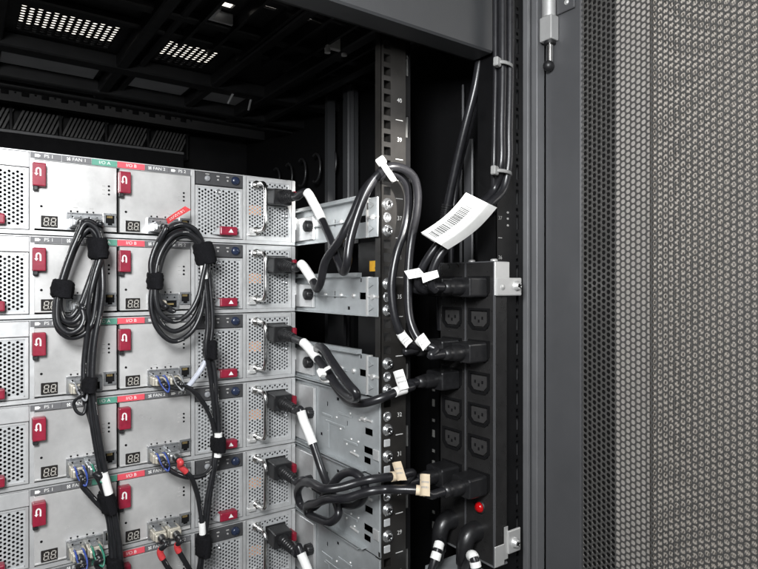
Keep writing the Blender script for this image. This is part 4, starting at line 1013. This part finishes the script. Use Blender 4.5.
# ------------------------------------------------------------------ neighbouring rack seen through the door mesh
nb = empty('server_rack', (.75, .2, 0), 'beige neighbouring rack with its own perforated door, seen through the open door mesh', 'server rack'); NO = V((.75,.2,0))
m = MB(); m.box(.215, FX(615.5,-.285)-.0005, -.2856, .5, .05, ZT+.1, 0); m.build('side_gap_panel', [CAVITY], nb, NO)
m = MB(); m.box(FX(615.5,-.285), FX(650,-.285), -.285, -.24, .05, ZT+.1, 0, .001); m.build('frame_post', [BEIGE], nb, NO)
m = MB(); m.perforated(.4125, 1.05, H-.52, H+.56, .0070, .0082, .0029, .0012, lambda u, w: V((u, -.275, w)), (0,1,0), 0, 12, back=False)
m.box(.4125, 1.05, -.275, -.262, .05, H-.52, 0); m.box(.4125, 1.05, -.275, -.262, H+.56, ZT+.33, 0); m.build('perforated_door', [BEIGE2], nb, NO)
m = MB(); m.box(.412, 1.05, -.10, -.09, .05, ZT+.3, 0); m.box(.4, 1.06, -.24, .5, .04, .05, 0); m.build('inner_panel', [mat('inner_brown', (.15,.135,.12), .6, 0, .2, 8)], nb, NO)

# ------------------------------------------------------------------ room
def struct(name, mb, m): o = mb.build(name, [m]); o['kind'] = 'structure'; return o
m = MB(); m.box(-8, 8, -8, 8, -.05, 0); struct('floor', m, mat('floor_tile', (.35,.34,.32), .5, 0, .15, 3))
m = MB(); m.box(-6, 6, -6, 6, 2.75, 2.80); struct('ceiling', m, mat('ceiling_tile', (.72,.71,.69), .8, 0, .08, 6))
m = MB(); m.box(-.9, 1.6, 1.3, 4.6, 2.70, 2.745, 0, .004); cl = empty('ceiling_light', (.3,2.1,2.7), 'white lit ceiling panel glimpsed through the roof vents', 'ceiling light')
m.build('diffuser', [mat('lit_diffuser', (1.,.95,.86), .5, 0, 0, emit=1.5)], cl, (.3,2.1,2.7))

def area(name, loc, target, size, power, col, sy=None):
    l = bpy.data.lights.new(name, 'AREA'); l.energy = power; l.color = col; l.size = size
    if sy: l.shape = 'RECTANGLE'; l.size_y = sy
    o = bpy.data.objects.new(name, l); COL.objects.link(o); o.location = loc
    o.rotation_euler = (V(target)-V(loc)).to_track_quat('-Z', 'Y').to_euler(); return o
area('flash_lamp', (-.52, -.72, H+.24), (-.20, 0, H+.02), .20, 11.5, (.975, .988, 1.))
area('room_lamp', (-1.3, -2.4, H+.7), (0, -.2, H-.1), 1.4, 22, (.95, .975, 1.))
area('neighbour_fill', (1.5, -1.9, H+.6), (.5, -.28, H), .8, 20, (1., .97, .94))  # added fill, brightens the neighbouring rack behind the door mesh
sp = bpy.data.lights.new('post_fill', 'SPOT'); sp.energy = 270; sp.spot_size = R(7.4); sp.spot_blend = .55; sp.shadow_soft_size = .01; sp.color = (1, .97, .93)  # added spot giving the upper post its pale sheen, no real fixture
so = bpy.data.objects.new('post_fill', sp); COL.objects.link(so); so.location = (-.15, -1.25, H+.22); so.rotation_euler = (V((.034, PF, H+.12))-V((-.15, -1.25, H+.22))).to_track_quat('-Z', 'Y').to_euler()

w = bpy.data.worlds.new('World'); sc.world = w; w.use_nodes = True
bg = w.node_tree.nodes['Background']; bg.inputs[0].default_value = (.80, .86, .95, 1); bg.inputs[1].default_value = .085

cd = bpy.data.cameras.new('camera'); co = bpy.data.objects.new('camera', cd); COL.objects.link(co)
cd.sensor_width = 36; cd.lens = 36*590/758; cd.clip_start = .01; cd.clip_end = 100
co.location = CAM; co.rotation_euler = (R(90), 0, -YAW); sc.camera = co
sc.view_settings.view_transform = 'Standard'; sc.view_settings.look = 'None'; sc.view_settings.exposure = 0; sc.view_settings.gamma = 1
